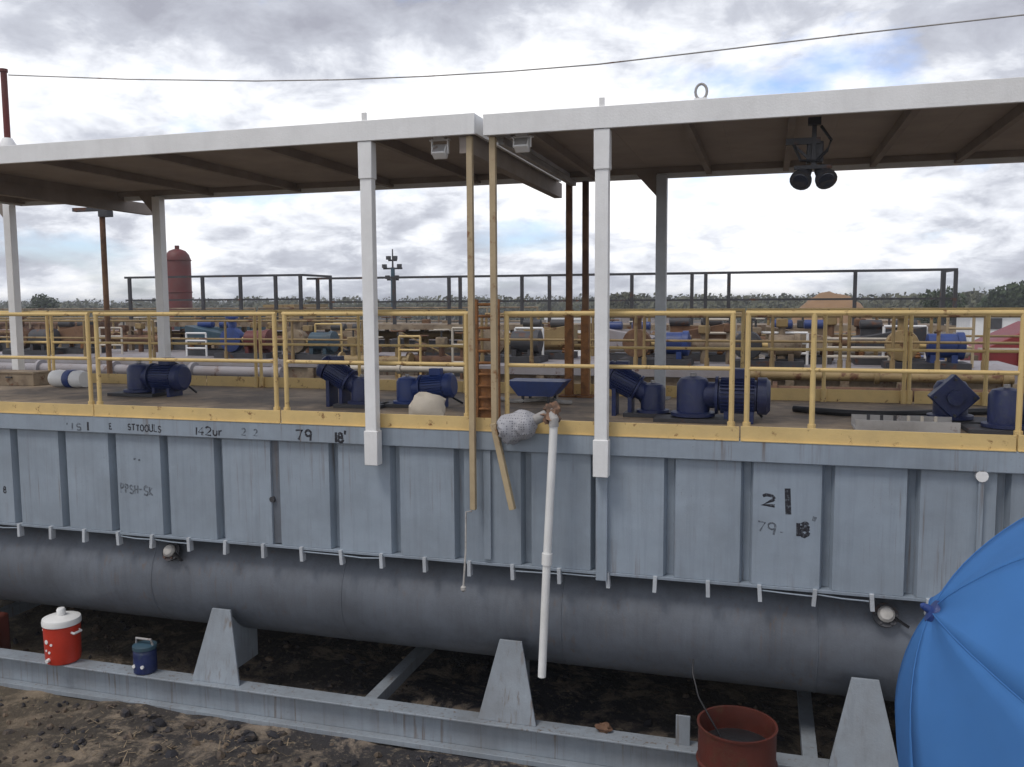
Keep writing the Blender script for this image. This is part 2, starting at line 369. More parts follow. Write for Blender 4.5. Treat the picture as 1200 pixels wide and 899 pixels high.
# loose stones and clods in front of the skid
rs = random.Random(11)
st = MB()
for k in range(1900):
    x = rs.uniform(-9.5, 2.0); y = rs.uniform(4.6, 7.05) if k % 5 else rs.uniform(7.3, 9.5)
    s = abs(rs.gauss(0, 0.022)) + 0.008
    z = noise.fractal(Vector((x * 1.1, y * 1.1, 0.3)), 0.9, 2.1, 4) * 0.055 - 0.02
    q = Matrix.Rotation(rs.uniform(0, 6), 3, (rs.random(), rs.random(), 1))
    vs = []
    for i in range(3):
        for a in range(6):
            rr = s * (0.55, 1, 0.5)[i] * rs.uniform(0.7, 1.25)
            vs.append(Vector((x, y, z + s * 0.2)) + q @ Vector((math.cos(a * 1.047) * rr * 1.3, math.sin(a * 1.047) * rr, (i - 1) * s * 0.55)))
    fs = [(a, (a + 1) % 6, 6 + (a + 1) % 6, 6 + a) for a in range(6)] + [(6 + a, 6 + (a + 1) % 6, 12 + (a + 1) % 6, 12 + a) for a in range(6)]
    fs += [(0, 5, 4, 3, 2, 1), (12, 13, 14, 15, 16, 17)]
    st.add(vs, fs)
so = st.build('loose_stones', 'stone'); so['kind'] = 'stuff'; tag(so, 'loose stones and clods scattered over the oily earth', 'stones')
sw = MB()
for k in range(2600):
    x = rs.uniform(-9.5, 2.0); y = rs.uniform(4.6, 7.0)
    if noise.noise(Vector((x * 0.8, y * 0.8, 9))) < -0.05: continue
    z = noise.fractal(Vector((x * 1.1, y * 1.1, 0.3)), 0.9, 2.1, 4) * 0.055 - 0.012
    a = rs.uniform(0, 6.28); l = rs.uniform(0.03, 0.13); wd = rs.uniform(0.003, 0.007)
    d = Vector((math.cos(a), math.sin(a), rs.uniform(-0.1, 0.5))) * l; n = Vector((-math.sin(a), math.cos(a), 0)) * wd
    p = Vector((x, y, z)); sw.add([p - n, p + n, p + d + n * 0.3 + Vector((0, 0, .002)), p + d - n * 0.3], [(0, 1, 2, 3)])
wo2 = sw.build('dry_straw', 'straw'); wo2['kind'] = 'stuff'; tag(wo2, 'dry straw and grass litter on the earth in front of the skid', 'litter')

# ------------------------------------------------------------------ the grey tank
CYc_ = 8.02; Y0 = 7.35; DECK = CAM_Z - 1.157; FLB = CAM_Z - 0.1809 * Y0; WB = CAM_Z - 0.3224 * Y0; YB = 10.5
XL, XR = -10.6, 4.6
tank = thing('mud_tank', 'long grey steel tank with ribbed wall, round belly and skid', 'tank', (-3, 8.9, 0))
# crimped wall: proud panels between recessed strips
P = 0.0865 * Y0; x0 = -0.971 * Y0; RW, RB, DEP = 0.10, 0.055, 0.085
YW = Y0 + 0.035
zt, zb = FLB + 0.02, WB
def panel_mesh():
    hw = (P - RW) / 2; hb = (P - RB) / 2
    prof = [(-hb, DEP), (-hw, 0), (hw, 0), (hb, DEP)]; mb = MB(); vs = []
    for z in (zb, zt):
        for (u, v) in prof: vs.append((u, v, z))
    for z in (zb, zt):
        for (u, v) in [(-hb, DEP + 0.006), (hb, DEP + 0.006)]: vs.append((u, v, z))
    mb.add(vs, [(0, 1, 5, 4), (1, 2, 6, 5), (2, 3, 7, 6), (0, 4, 10, 8), (3, 9, 11, 7), (8, 10, 11, 9), (0, 8, 9, 3, 2, 1), (4, 5, 6, 7, 11, 10)])
    return mb.mesh('panel', 'tank_grey', smooth=False)
pm = panel_mesh()
rm = MB().span((-RB / 2 - 0.004, DEP + 0.004, zb), (RB / 2 + 0.004, DEP + 0.018, zt)).mesh('recess_strip', 'tank_grey', smooth=False)
T0 = Vector(tank.location)
for k in range(-6, 20):
    xc = x0 + k * P
    if not XL - 0.2 < xc < XR: continue
    inst('recess_strip', rm, tank, Vector((xc, YW, 0)) - T0)
    inst('panel', pm, tank, Vector((xc + P / 2, YW, 0)) - T0)
# flange, deck, bottom angle
MB().span((XL, Y0 - 0.015, FLB), (XR, Y0 + 0.16, DECK - 0.002)).build('top_flange', 'tank_grey', tank, bevel=0.008)
dk = MB().span((XL, Y0 + 0.162, DECK - 0.05), (XR, YB, DECK)); dk.build('deck', 'deck_plate', tank)
MB().span((XL, YW - 0.012, WB - 0.03), (XR, YW + 0.14, WB - 0.003)).build('bottom_angle', 'tank_grey', tank, bevel=0.003)
MB().span((XL, YB - 0.08, 0.25), (XR, YB, DECK - 0.052)).build('rear_wall', 'tank_grey_dark', tank)  # lower part, unseen, extended to skid height to block light under the tank
MB().prism([(XL, CYc_ + .1, 0.62), (XL, YB - .082, 0.45), (XL, YB - .082, 0.52), (XL, CYc_ + .1, 0.69)], (XR - XL, 0, 0)).build('light_block_plate', 'tank_grey_dark', tank)  # unseen plate behind the belly, added to keep the ground below dark
for xe in (XL, XR - 0.02): MB().span((xe, YW + 0.15, 0.35), (xe + 0.02, YB - 0.082, DECK - 0.052)).build('end_wall', 'tank_grey', tank)
# toe boards in lengths, front and back
cuts = [XL, X(110, 480, Y0), X(329, 490, Y0), X(552, 500, Y0), X(867, 510, Y0), X(1192, 520, Y0), XR]
for i in range(len(cuts) - 1):
    jx = 0.006
    MB().span((cuts[i] + jx, Y0 - 0.004 * (i % 2), DECK + 0.004), (cuts[i + 1] - jx, Y0 + 0.012, DECK + 0.118 + 0.004 * (i % 3))).build('toe_board', 'yellow', tank, bevel=0.002)
    MB().span((cuts[i] + jx, Y0 - 0.02, DECK - 0.001), (cuts[i + 1] - jx, Y0 + 0.013, DECK + 0.006)).build('toe_angle', 'yellow', tank)
for i in range(5):
    a = XL + (XR - XL) * i / 5; MB().span((a + 0.01, YB - 0.03, DECK + 0.001), (a + (XR - XL) / 5 - 0.01, YB - 0.018, DECK + 0.14)).build('toe_board', 'yellow', tank)
# hanging tabs under the wall, tie bars sagging between them
tabm = MB().span((-0.016, -0.012, -0.14), (0.016, 0.05, 0.0)).mesh('tab', 'pale_grey', smooth=False)
tp = 0.0585 * Y0
tabs = [(-1.056 * Y0 + k * tp) for k in range(-6, 33)]
rt_ = random.Random(4)
for xx in tabs:
    if XL < xx < XR:
        o = inst('tab', tabm, tank, Vector((xx + rt_.uniform(-.012, .012), YW - 0.02, WB)) - T0, (rt_.uniform(-.05, .05), rt_.uniform(-.08, .08), 0), (1, 1, 1))
for i, xx in enumerate(tabs[:-1]):
    if XL < xx < XR - 0.5 and (i * 7) % 5 in (0, 3):
        h1, h2 = 0.055 + rt_.uniform(-.012, .012), 0.055 + rt_.uniform(-.012, .012)
        MB().path([(xx + .01, YW - 0.003, WB - h1), (xx + tp * .5, YW - 0.003, WB - (h1 + h2) / 2 - rt_.uniform(0, .012)), (xx + tp - .01, YW - 0.003, WB - h2)], 0.007, 6).build('tie_rod', 'tank_grey', tank)
# round belly
CYc, CZc, CR = 8.02, 1.19, 0.57
prof = []
bel = MB(); n = 64; vs = []
segx = list(np.arange(XL + 0.05, XR, 2.2)) + [XR - 0.05]
for xx in segx:
    for i in range(n):
        t = 2 * math.pi * i / n; vs.append((xx, CYc + math.cos(t) * CR, CZc + math.sin(t) * CR))
fs = [(k * n + i, k * n + (i + 1) % n, k * n + n + (i + 1) % n, k * n + n + i) for k in range(len(segx) - 1) for i in range(n)]
fs += [tuple(range(n))[::-1], tuple(range((len(segx) - 1) * n, len(segx) * n))]
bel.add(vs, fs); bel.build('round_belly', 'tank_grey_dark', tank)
for xx in segx[1:-1]:                                  # weld seams round the belly
    MB().lathe([(CR + 0.001, -0.008), (CR + 0.005, -0.004), (CR + 0.005, 0.004), (CR + 0.001, 0.008)], (xx, CYc, CZc), (1, 0, 0), 48).build('weld_seam', 'tank_grey_dark', tank)
# skid: I-beams, saddles, cross members
BY = 7.15; BT = 0.306
def ibeam(y):
    mb = MB(); mb.span((XL - .2, y, BT - 0.018), (XR + .2, y + 0.2, BT)); mb.span((XL - .2, y + 0.09, 0.022), (XR + .2, y + 0.108, BT - 0.0185)); mb.span((XL - .2, y, -0.03), (XR + .2, y + 0.2, 0.021)); return mb
ibeam(BY).build('skid_beam', 'beam_grey', tank, bevel=0.004)
ibeam(9.6).build('skid_beam', 'beam_grey', tank)
for i, xx in enumerate((-9.2, X(432, 800, 7.45), 0.35, 3.6)):
    MB().span((xx, BY + 0.202, BT - 0.13), (xx + 0.12, 9.598, BT - 0.01)).build('cross_member', 'beam_grey', tank)
for pxc, w_b, w_t in ((253, 61, 27), (594, 66, 23), (1013, 72, 28), (-110, 60, 26)):
    yb_ = {253: 802, 594: 842, 1013: 897, -110: 762}[pxc]
    b = at_y(pxc, yb_, BY + 0.08); sc = (0.62 / 1.0)
    hb, ht = 0.275, 0.105
    z1 = CZc - CR * 0.30
    MB().prism([(b.x - hb, BY + 0.07, BT + 0.001), (b.x + hb, BY + 0.07, BT + 0.001), (b.x + ht, BY + 0.21, z1), (b.x - ht, BY + 0.21, z1)], (0, 0.022, 0)).build('saddle', 'beam_grey', tank, bevel=0.003)
    MB().prism([(b.x - 0.011, BY + 0.1, BT + 0.001), (b.x - 0.011, CYc - 0.05, BT + 0.001), (b.x - 0.011, CYc - 0.05, CZc - CR), (b.x - 0.011, CYc - CR * .8, CZc - CR * .59), (b.x - 0.011, BY + 0.22, z1)], (0.022, 0, 0)).build('saddle_web', 'beam_grey', tank)
    MB().span((b.x - 0.25, 9.55, BT + .001), (b.x + 0.25, 9.75, 1.0)).build('saddle', 'beam_grey', tank)
# small upright lug on the beam, seam cover on the wall
lp = at_y(800, 868, BY + 0.1); MB().span((lp.x - 0.06, BY + 0.1, BT), (lp.x + 0.06, BY + 0.12, BT + 0.26)).build('lug', 'beam_grey', tank, bevel=0.003)
sx = x0 + 4 * P; MB().span((sx - 0.1, YW + 0.02, zb + 0.01), (sx + 0.1, YW + 0.05, zt - 0.02)).build('splice_plate', 'tank_grey_dark', tank)
MB().tube((sx - 0.04, YW + 0.02, 2.18), (sx - 0.04, YW - 0.01, 2.18), 0.028).build('bolt', 'dark_steel', tank)
bx = X(706, 600, YW); MB().span((bx - 0.05, YW - 0.05, 1.66), (bx + 0.05, YW - 0.001, FLB - 0.12)).build('bracket_leg', 'tank_grey', tank, bevel=0.004)
bx = X(1147, 610, YW); MB().span((bx - 0.02, YW - 0.04, 2.0), (bx + 0.02, YW - 0.001, FLB - 0.01)).build('bracket_leg', 'tank_grey', tank, bevel=0.004)
MB().tube((bx, YW - 0.05, FLB - 0.03), (bx, YW - 0.001, FLB - 0.03), 0.045).build('bracket_cap', 'white_paint', tank)
bx = X(572, 600, YW); MB().span((bx - 0.035, YW - 0.03, 1.76), (bx + 0.035, YW - 0.001, FLB - 0.002)).build('bracket_leg', 'tank_grey', tank, bevel=0.004)
# writing
def arc(cx, cz, rx, rz, a0, a1, n=9):
    return [(cx + math.cos(R(a0 + (a1 - a0) * i / n)) * rx, cz + math.sin(R(a0 + (a1 - a0) * i / n)) * rz) for i in range(n + 1)]
STROKES = {'1': [[(.25, 0), (.25, 1)]], 'I': [[(.12, 0), (.14, 1)]], '2': [arc(.3, .72, .27, .26, 160, -40) + [(.04, .02), (.62, .05)]],
  '4': [[(.45, 0), (.47, 1), (.03, .35), (.65, .36)]], '7': [[(.02, .95), (.6, .97), (.22, 0)]], '9': [arc(.3, .7, .24, .27, 0, 360, 12), [(.54, .7), (.48, 0)]],
  '8': [arc(.3, .73, .2, .23, -90, 270, 12), arc(.3, .25, .26, .25, 90, 450, 12)], 'S': [arc(.3, .74, .24, .24, 30, 270) + arc(.3, .25, .26, .25, 90, -150)],
  'T': [[(.3, 0), (.31, .95)], [(0, .95), (.62, .98)]], 'O': [arc(.32, .5, .29, .48, 0, 360, 14)], 'U': [[(.05, 1), (.06, .3)] + arc(.3, .3, .24, .28, 180, 360) + [(.55, 1)]],
  'L': [[(.08, 1), (.06, .03), (.5, .02)]], 'E': [[(.5, .98), (.08, .95), (.06, .03), (.5, .02)], [(.07, .5), (.4, .52)]], 'P': [[(.08, 0), (.08, .98)] + arc(.1, .74, .35, .24, 90, -90)],
  'H': [[(.06, 0), (.08, 1)], [(.5, 0), (.52, 1)], [(.07, .5), (.51, .52)]], 'K': [[(.07, 0), (.08, 1)], [(.5, 1), (.09, .45), (.52, 0)]], '-': [[(.05, .45), (.4, .47)]],
  "'": [[(.1, 1.1), (.06, .75)]], '"': [[(.05, 1), (.04, .75)], [(.22, 1), (.2, .75)]], 'u': [[(.05, .6), (.06, .2)] + arc(.24, .2, .18, .18, 180, 360) + [(.43, .6)]],
  'r': [[(.06, 0), (.07, .6)], [(.07, .4), (.2, .58), (.32, .58)]]}
def write(txt, px, py, size_px, Y, mt, bold=0.0, rot=0.0, sx=1.0):
    p = at_y(px, py, Y); h = size_px * Y / F * 1.04; rj = random.Random(px * 7 + 1); adv = 0.0; w0 = h * 0.075 + bold
    for ch in txt:
        if ch == ' ': adv += h * 0.4 * sx; continue
        mb = MB(); wid = 0; js, jr = rj.uniform(.88, 1.12), rj.uniform(-.1, .1) + rot
        for st_ in STROKES[ch]:
            pts = []
            for (u, v) in st_:
                wid = max(wid, u); uu, vv = u * h * sx * js + rj.uniform(-.015, .015) * h, v * h * js + rj.uniform(-.015, .015) * h
                pts.append(Vector((uu * math.cos(jr) + vv * math.sin(jr) * .6, 0, vv * math.cos(jr) - uu * math.sin(jr))))
            mb.path(pts, [w0 * rj.uniform(.75, 1.15) for _ in pts], 8)
        for v in mb.v: v.y *= 0.002 / max(w0, .002)
        me = mb.mesh('lettering', mt)
        inst('lettering', me, tank, Vector((p.x + adv, Y - 0.0005, p.z - math.tan(rot) * adv + rj.uniform(-.05, .05) * h)) - T0)
        adv += (wid * js + .16) * h * sx
FY = Y0 - 0.015
write("' I S", 78, 503, 9, FY, 'faded_mark', 0.004, 0.03, 1.4)
write("1", 101, 504, 13, FY, 'paint_mark', 0.004)
write("E", 128, 503, 9, FY, 'paint_mark', 0.003)
write("STTOOULS", 150, 504, 9, FY, 'paint_mark', 0.002, 0.02, 1.05)
write("I42ur", 229, 509, 11, FY, 'paint_mark', 0.002, 0.02, 1.3)
write("2   2", 283, 510, 9, FY, 'faded_mark', 0.002, 0.03)
write("79", 347, 515, 14, FY, 'paint_mark', 0.005, 0.03, 1.25)
write("18'", 391, 518, 13, FY, 'paint_mark', 0.006, 0.02, 1.1)
write('" "', 157, 546, 10, YW, 'faded_mark', 0.002)
write("PPSH-SK", 141, 577, 12, YW, 'faded_mark', 0.003, 0.03, 1.0)
write("2", 892, 592, 13, YW, 'paint_mark', 0.006, 0.0, 1.9)
write("1", 917, 603, 30, YW, 'paint_mark', 0.012, 0, 0.9)
write("79", 887, 621, 12, YW, 'faded_mark', 0.001, 0.25, 1.2)
write("-", 914, 628, 8, YW, 'faded_mark', 0.0, 0)
write("18", 932, 628, 15, YW, 'paint_mark', 0.009, 0.0, 0.9)
write("'", 950, 622, 17, YW, 'faded_mark', 0.008, 0.2)
write("8", 4, 577, 9, YW + .0, 'paint_mark', 0.004)

# ------------------------------------------------------------------ guard rails on the tank
RT, RM_ = CAM_Z - 0.0118 * Y0 - 0.02, CAM_Z - 0.0768 * Y0
def rail(xa, xb, Y, label, mids=(), group='yellow guard rails along the front of the deck', z0=DECK, zt_=RT, zm=RM_, mt='yellow', r=0.021, posts=True, name='guard_rail'):
    t = thing(name, label, 'railing', ((xa + xb) / 2, Y, z0), group)
    MB().tube((xa - .02, Y, zt_), (xb + .02, Y, zt_), r, 10).build('top_rail', mt, t)
    MB().tube((xa, Y, zm), (xb, Y, zm), r * 0.85, 10).build('mid_rail', mt, t)
    for xx in (xa, xb) + tuple(mids):
        po = MB().tube((xx, Y, z0 + 0.0), (xx, Y, zt_), r * 1.05, 10).build('post', mt, t)
        MB().tube((xx, Y, z0 + 0.0005), (xx, Y, z0 + 0.15), r * 1.55, 10).build('socket', mt, po)
    return t
YR = Y0 + 0.05
def xr(px): return X(px, 430, YR)
rail(XL + 0.05, xr(105), YR, 'yellow guard rail panel running past the left roof post toward the far tank end')
rail(xr(115), xr(323), YR, 'yellow guard rail panel in front of the agitator beneath the red vessel')
rail(xr(335), xr(547), YR, 'yellow guard rail panel crossed by the white post of the left roof')
rail(xr(594), xr(858), YR, 'yellow guard rail panel crossed by the white post of the right roof')
rail(xr(876), xr(1197), YR, 'yellow guard rail panel with a middle upright before the blue diamond flange', (xr(953),))
rail(xr(1212), XR - 0.05, YR, 'yellow guard rail panel at the umbrella end of the deck')
def xrb(px): return X(px, 430, YB - 0.06)
for i, (a, b) in enumerate(((-80, 58), (63, 300), (306, 545), (690, 870), (876, 1060), (1066, 1250))):
    rail(xrb(a), xrb(b), YB - 0.06, 'yellow rear guard rail of the grey tank deck ' + ('behind the brown box', 'behind the rolled tarpaulin and left agitator', 'behind the cream sack', 'behind the grey rear roof post', 'behind the single rail upright', 'behind the square corner-turned flange')[i], ((xrb(a) + xrb(b)) / 2,), 'rear guard rails of the grey tank', zt_=RT - .01)

# ------------------------------------------------------------------ roofs
def canopy(name, label, xa, xb, zr, front_posts, rear_posts, rafters, slope=0.0):
    YF, YK = 7.2, 10.45
    t = thing(name, label, 'roof', ((xa + xb) / 2, 8.8, DECK))
    th = 0.165
    MB().span((xa, YF, zr - 0.012), (xb, YF + 0.035, zr + th)).build('fascia', 'white_paint', t, bevel=0.004)
    MB().span((xa, YK - 0.03, zr - 0.0), (xb, YK, zr + th)).build('fascia', 'white_paint', t)
    for xe in (xa, xb - 0.03): MB().span((xe, YF + 0.037, zr + 0.0), (xe + 0.03, YK - 0.032, zr + th - .003)).build('fascia', 'white_paint', t)
    # sheets with pressed ribs
    ns = max(3, round((xb - xa) / 1.0)); wd = (xb - xa - 0.064) / ns
    for i in range(ns):
        a = xa + 0.032 + i * wd; mb = MB()
        mb.span((a + .001, YF + 0.037, zr + th - 0.055), (a + wd - .001, YK - 0.032, zr + th - 0.045))
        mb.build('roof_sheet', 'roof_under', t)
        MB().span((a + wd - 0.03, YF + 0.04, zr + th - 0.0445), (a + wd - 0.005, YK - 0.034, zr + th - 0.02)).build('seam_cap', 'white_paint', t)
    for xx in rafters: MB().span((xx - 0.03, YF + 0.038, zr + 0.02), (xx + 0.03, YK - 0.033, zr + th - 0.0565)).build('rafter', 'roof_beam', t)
    for yy in (YF + 0.16, YK - 0.14):
        xs = sorted([xa + 0.033] + list(rafters) + [xb - 0.033])
        for i in range(len(xs) - 1):
            if xs[i + 1] - xs[i] > 0.2: MB().span((xs[i] + 0.032, yy - 0.02, zr + 0.045), (xs[i + 1] - 0.032, yy + 0.02, zr + th - 0.057)).build('purlin', 'roof_beam', t)
    for xx in front_posts:
        y = YF + 0.075
        po = MB().span((xx - 0.056, y - 0.056, DECK - 0.32), (xx + 0.056, y + 0.0345, zr - 0.02)); po = po.build('post', 'white_paint', t, bevel=0.006)
        MB().span((xx - 0.066, y - 0.066, DECK - 0.34), (xx + 0.066, y + 0.0405, DECK - 0.02)).build('socket', 'white_paint', po, bevel=0.006)
        MB().span((xx - 0.066, y - 0.066, zr - 0.34), (xx + 0.066, y + 0.0405, zr - 0.015)).build('sleeve', 'white_paint', po, bevel=0.006)
        MB().span((xx - 0.022, YF + 0.012, zr + th), (xx + 0.022, YF + 0.03, zr + th + 0.07)).build('lifting_lug', 'white_paint', t)
    rm_ = 'white_paint' if xa < -5 else 'pale_grey'
    for xx, yy in rear_posts:
        MB().span((xx - 0.06, yy - 0.06, DECK), (xx + 0.06, yy + 0.06, zr + 0.02)).build('post', rm_, t, bevel=0.005)
        MB().span((xx - 0.12, yy - 0.12, DECK), (xx + 0.12, yy + 0.12, DECK + 0.02)).build('base_plate', 'grey_steel', t)
        MB().prism([(xx - 0.3, yy - .02, zr + 0.045), (xx - 0.06, yy - .02, zr - 0.22), (xx - 0.06, yy - .02, zr + 0.045)], (0, 0.04, 0)).build('knee_brace', 'roof_beam', t)
    return t
zL, zR = CAM_Z + 0.1995 * 7.2, CAM_Z + 0.197 * 7.2
xLe, xRe = X(556, 160, 7.2), X(566, 158, 7.2)
xf1, xf2 = X(433, 300, 7.27), X(706, 300, 7.27)
YP = 10.3
raf = [X(p, y, 7.2) for p, y in ((-420, 200), (-250, 195), (-110, 190), (20, 185), (150, 180), (290, 173), (425, 166))]
cl = canopy('roof_canopy', 'left white-edged canopy roof joined to its neighbour beside the rusty ladder', XL, xLe, zL, [xf1, X(-68, 320, 7.27)],
       [(X(188, 300, YP), YP), (X(14, 300, YP), YP)], raf)
raf = [xRe + 0.35, X(800, 142, 7.2), X(930, 134, 7.2), X(1080, 125, 7.2), X(1230, 118, 7.2)]
cr_ = canopy('roof_canopy', 'right white-edged canopy roof with the pair of dark hanging lamps', xRe, XR - 0.2, zR, [xf2, X(1290, 320, 7.27)],
       [(X(775, 300, YP), YP), (X(1290, 300, YP), YP)], raf)
# deep end beams
MB().span((xLe - 0.16, 7.26, zL - 0.16), (xLe - 0.06, 10.75, zL + 0.018)).build('end_beam', 'roof_beam', cl, bevel=0.004)
MB().span((X(-105, 200, 7.3), 7.26, zL - 0.14), (X(-105, 200, 7.3) + .1, 11.0, zL + 0.018)).build('end_beam', 'roof_beam', cl)
pA, pB = at_y(588, 172, 7.4), at_y(682, 216, YP)
MB().bar((pA.x, 7.4, zR - 0.03), (pB.x - 0.1, YP, zR - 0.03), 0.06, 0.06).build('tie_bar', 'grey_steel', cr_)

# thin far post seen under the left roof
# ------------------------------------------------------------------ tan gateway poles with ladder
def pole_thing(name, label, pts, wx, mt, group=None, cat='pole'):
    t = thing(name, label, cat, pts[0], group)
    for i in range(len(pts) - 1): MB().bar(pts[i], pts[i + 1], wx, wx).build('pole_shaft' if i == 0 else 'pole_foot', mt, t, bevel=0.005)
    return t
pt = at_y(555, 597, 7.29); top = zL - 0.012
pole_thing('square_pole', 'straight tan square pole reaching down the tank wall left of the ladder', [(pt.x, 7.285, pt.z), (pt.x - 0.0, 7.285, top)], 0.052, 'tan_steel')
pe, pm_ = at_y(601, 597, 7.27), at_y(580, 500, 7.285)
t = thing('square_pole', 'tan square pole with a slanting foot right of the ladder', 'pole', (pm_.x, 7.285, DECK))
MB().bar((pm_.x, 7.285, pm_.z), (pm_.x, 7.285, zR - 0.012), 0.054, 0.054).build('pole_shaft', 'tan_steel', t, bevel=0.005)
MB().bar((pm_.x - 0.01, 7.275, pm_.z + 0.03), (pe.x, 7.265, pe.z), 0.052, 0.052).build('slanting_foot', 'tan_steel', t, bevel=0.004)
for px, lab in ((667, 'thin rust-brown rear pole under the roof joint, the one nearer the ladder'), (686, 'thin rust-brown rear pole under the roof joint, the one nearer the white post')):
    b = at_y(px, 380, YP)
    t = thing('rear_pole', lab, 'pole', (b.x, YP, DECK))
    MB().span((b.x - 0.035, YP - 0.035, DECK), (b.x + 0.035, YP + 0.035, zR - 0.012)).build('pole_shaft', 'rust_dark', t, bevel=0.004)
    MB().span((b.x - 0.047, YP - 0.047, DECK + 0.02), (b.x + 0.047, YP + 0.047, DECK + 1.05)).build('rusty_sleeve', 'rust', t, bevel=0.004)
    MB().span((b.x - 0.11, YP - 0.11, DECK), (b.x + 0.11, YP + 0.11, DECK + 0.02)).build('base_plate', 'rust', t)
la, lb = X(558, 430, 7.45), X(583, 430, 7.45)
t = thing('rusty_ladder', 'orange rusted ladder standing on the deck edge between two tan poles', 'ladder', ((la + lb) / 2, 7.45, DECK))
for xx in (la, lb): MB().span((xx - 0.022, 7.43, DECK), (xx + 0.022, 7.47, CAM_Z + 0.02)).build('stile', 'rust', t, bevel=0.003)
zz = DECK + 0.08
while zz < CAM_Z:
    MB().tube((la + .022, 7.45, zz), (lb - .022, 7.45, zz), 0.013, 8).build('rung', 'rust', t); zz += 0.105
MB().span((la + .024, 7.462, DECK + .02), (lb - .024, 7.468, DECK + 0.55)).build('backing_sheet', 'rust', t)

# ------------------------------------------------------------------ white drain pipe and strainer sock over the edge
a, b, c = at_y(649, 497, 7.16), at_y(641, 655, 7.13), at_y(635, 793, 7.10)
t = thing('drain_pipe', 'white plastic drain pipe hanging from the deck edge beside the pale strainer', 'pipe', tuple(c))
MB().path([a, b], 0.036, 14).build('upper_length', 'white_plastic', t)
MB().path([b, c], 0.036, 14).build('lower_length', 'white_plastic', t)
d = (c - b).normalized(); MB().tube(b - d * 0.05, b + d * 0.05, 0.046, 14).build('coupling', 'white_plastic', t)
e1 = at_y(640, 486, 7.22); e2 = at_y(618, 497, 7.22)
MB().path([a + Vector((0, 0, -.02)), a + Vector((0.0, 0.0, .04)), (a + e1) / 2 + Vector((0.01, 0, .055)), e1, e2], 0.045, 12).build('elbow', 'grey_steel', t)
ax = (at_y(588, 506, 7.2) - at_y(626, 494, 7.2)); L = ax.length
prof = [(0.05, -0.02), (0.07, 0.0), (0.10, 0.03), (0.115, 0.07), (0.12, 0.1), (0.117, 0.14), (0.125, 0.18), (0.13, 0.22), (0.132, 0.26), (0.10, 0.29), (0.05, 0.3)]
prof2 = []
for i in range(len(prof) - 1):
    for k in range(3): prof2.append((prof[i][0] + (prof[i + 1][0] - prof[i][0]) * k / 3, prof[i][1] + (prof[i + 1][1] - prof[i][1]) * k / 3))
so = MB().lathe(prof2 + [prof[-1]], at_y(626, 494, 7.21), ax, 48)
for v in so.v: v += Vector((noise.noise(v * 9), noise.noise(v * 9 + Vector((5, 0, 0))), noise.noise(v * 9 + Vector((0, 7, 0))))) * 0.035 + (v - so.v[0]).normalized() * abs(noise.noise(Vector((v.x * 6, v.y * 26, v.z * 26)))) * 0.035
so.build('strainer_sock', 'weave', t)
def lump(name, label, c, s, mt, seed, cat, amp=0.4, group=None, parent=None, squash=(1, 1, 1)):
    mb = MB(); vs = []; n, k = 14, 9
    for j in range(k + 1):
        for i in range(n):
            th, ph = math.pi * j / k, 2 * math.pi * i / n
            d = Vector((math.sin(th) * math.cos(ph), math.sin(th) * math.sin(ph), math.cos(th)))
            r = 1 + amp * noise.fractal(d * 1.8 + Vector((seed, 0, 0)), 0.8, 2.2, 4)
            vs.append(Vector(c) + Vector((d.x * s[0], d.y * s[1], d.z * s[2])) * r)
    fs = [(j * n + i, j * n + (i + 1) % n, j * n + n + (i + 1) % n, j * n + n + i) for j in range(k) for i in range(n)]
    mb.add(vs, fs); o = mb.build(name, mt, parent)
    if parent is None: tag(o, label, cat, group)
    return o
lump('knotted_rag', 'brown and grey knotted rags tied over the elbow of the drain pipe', at_y(645, 484, 7.2), (0.09, 0.06, 0.07), 'brown_rag', 3, 'rag', 0.9)
rp = at_y(546, 600, 7.24); re = at_y(543, 690, 7.2)
t = thing('hanging_rope', 'thin pale rope with a knotted end hanging below the straight tan pole', 'rope', tuple(re))
MB().path([(pt.x, 7.24, pt.z - .005), rp, (rp + re) / 2 + Vector((.01, 0, 0)), re], 0.009, 6).build('cord', 'rag', t)
MB().lathe([(0.005, -0.03), (0.025, -0.01), (0.025, 0.015), (0.008, 0.03)], re, (0, 0, 1), 10).build('knot', 'rag', t)

# belly fittings
def fitting(px, py, label, blue=False):
    th = R(148) if not blue else R(150)
    p = at_y(px, py, CYc + math.cos(th) * CR); n = Vector((0, math.cos(th), math.sin(th)))
    c0 = Vector((p.x, CYc, CZc)) + n * CR
    t = thing('cleanout_valve', label, 'valve', tuple(c0))
    MB().tube(c0 - n * 0.03, c0 + n * 0.09, 0.055, 14).build('nozzle', 'dark_steel', t)
    MB().tube(c0 + n * 0.06, c0 + n * 0.085, 0.10, 16).build('flange', 'dark_steel', t)
    for k in range(6):
        a = k * 1.047; q = n.to_track_quat('Z', 'Y').to_matrix(); e = q @ Vector((math.cos(a), math.sin(a), 0)) * 0.08
        MB().tube(c0 + e + n * .05, c0 + e + n * .1, 0.011, 6).build('bolt', 'dark_steel', t)
    MB().lathe([(0.06, 0.0), (0.068, 0.03), (0.05, 0.055), (0.02, 0.06)], c0 + n * 0.085, n, 14).build('cap', 'rag', t)
    MB().bar(c0 + n * 0.1 + Vector((.03, 0, 0)), c0 + n * 0.12 + Vector((.17, -.02, -.09)), 0.03, 0.014).build('handle', 'black', t)
    return c0, n
fitting(206, 662, 'pale-capped clean-out valve on the tank belly above the red cooler')
c0, n0 = fitting(1036, 738, 'pale-capped clean-out valve on the tank belly beside the umbrella')

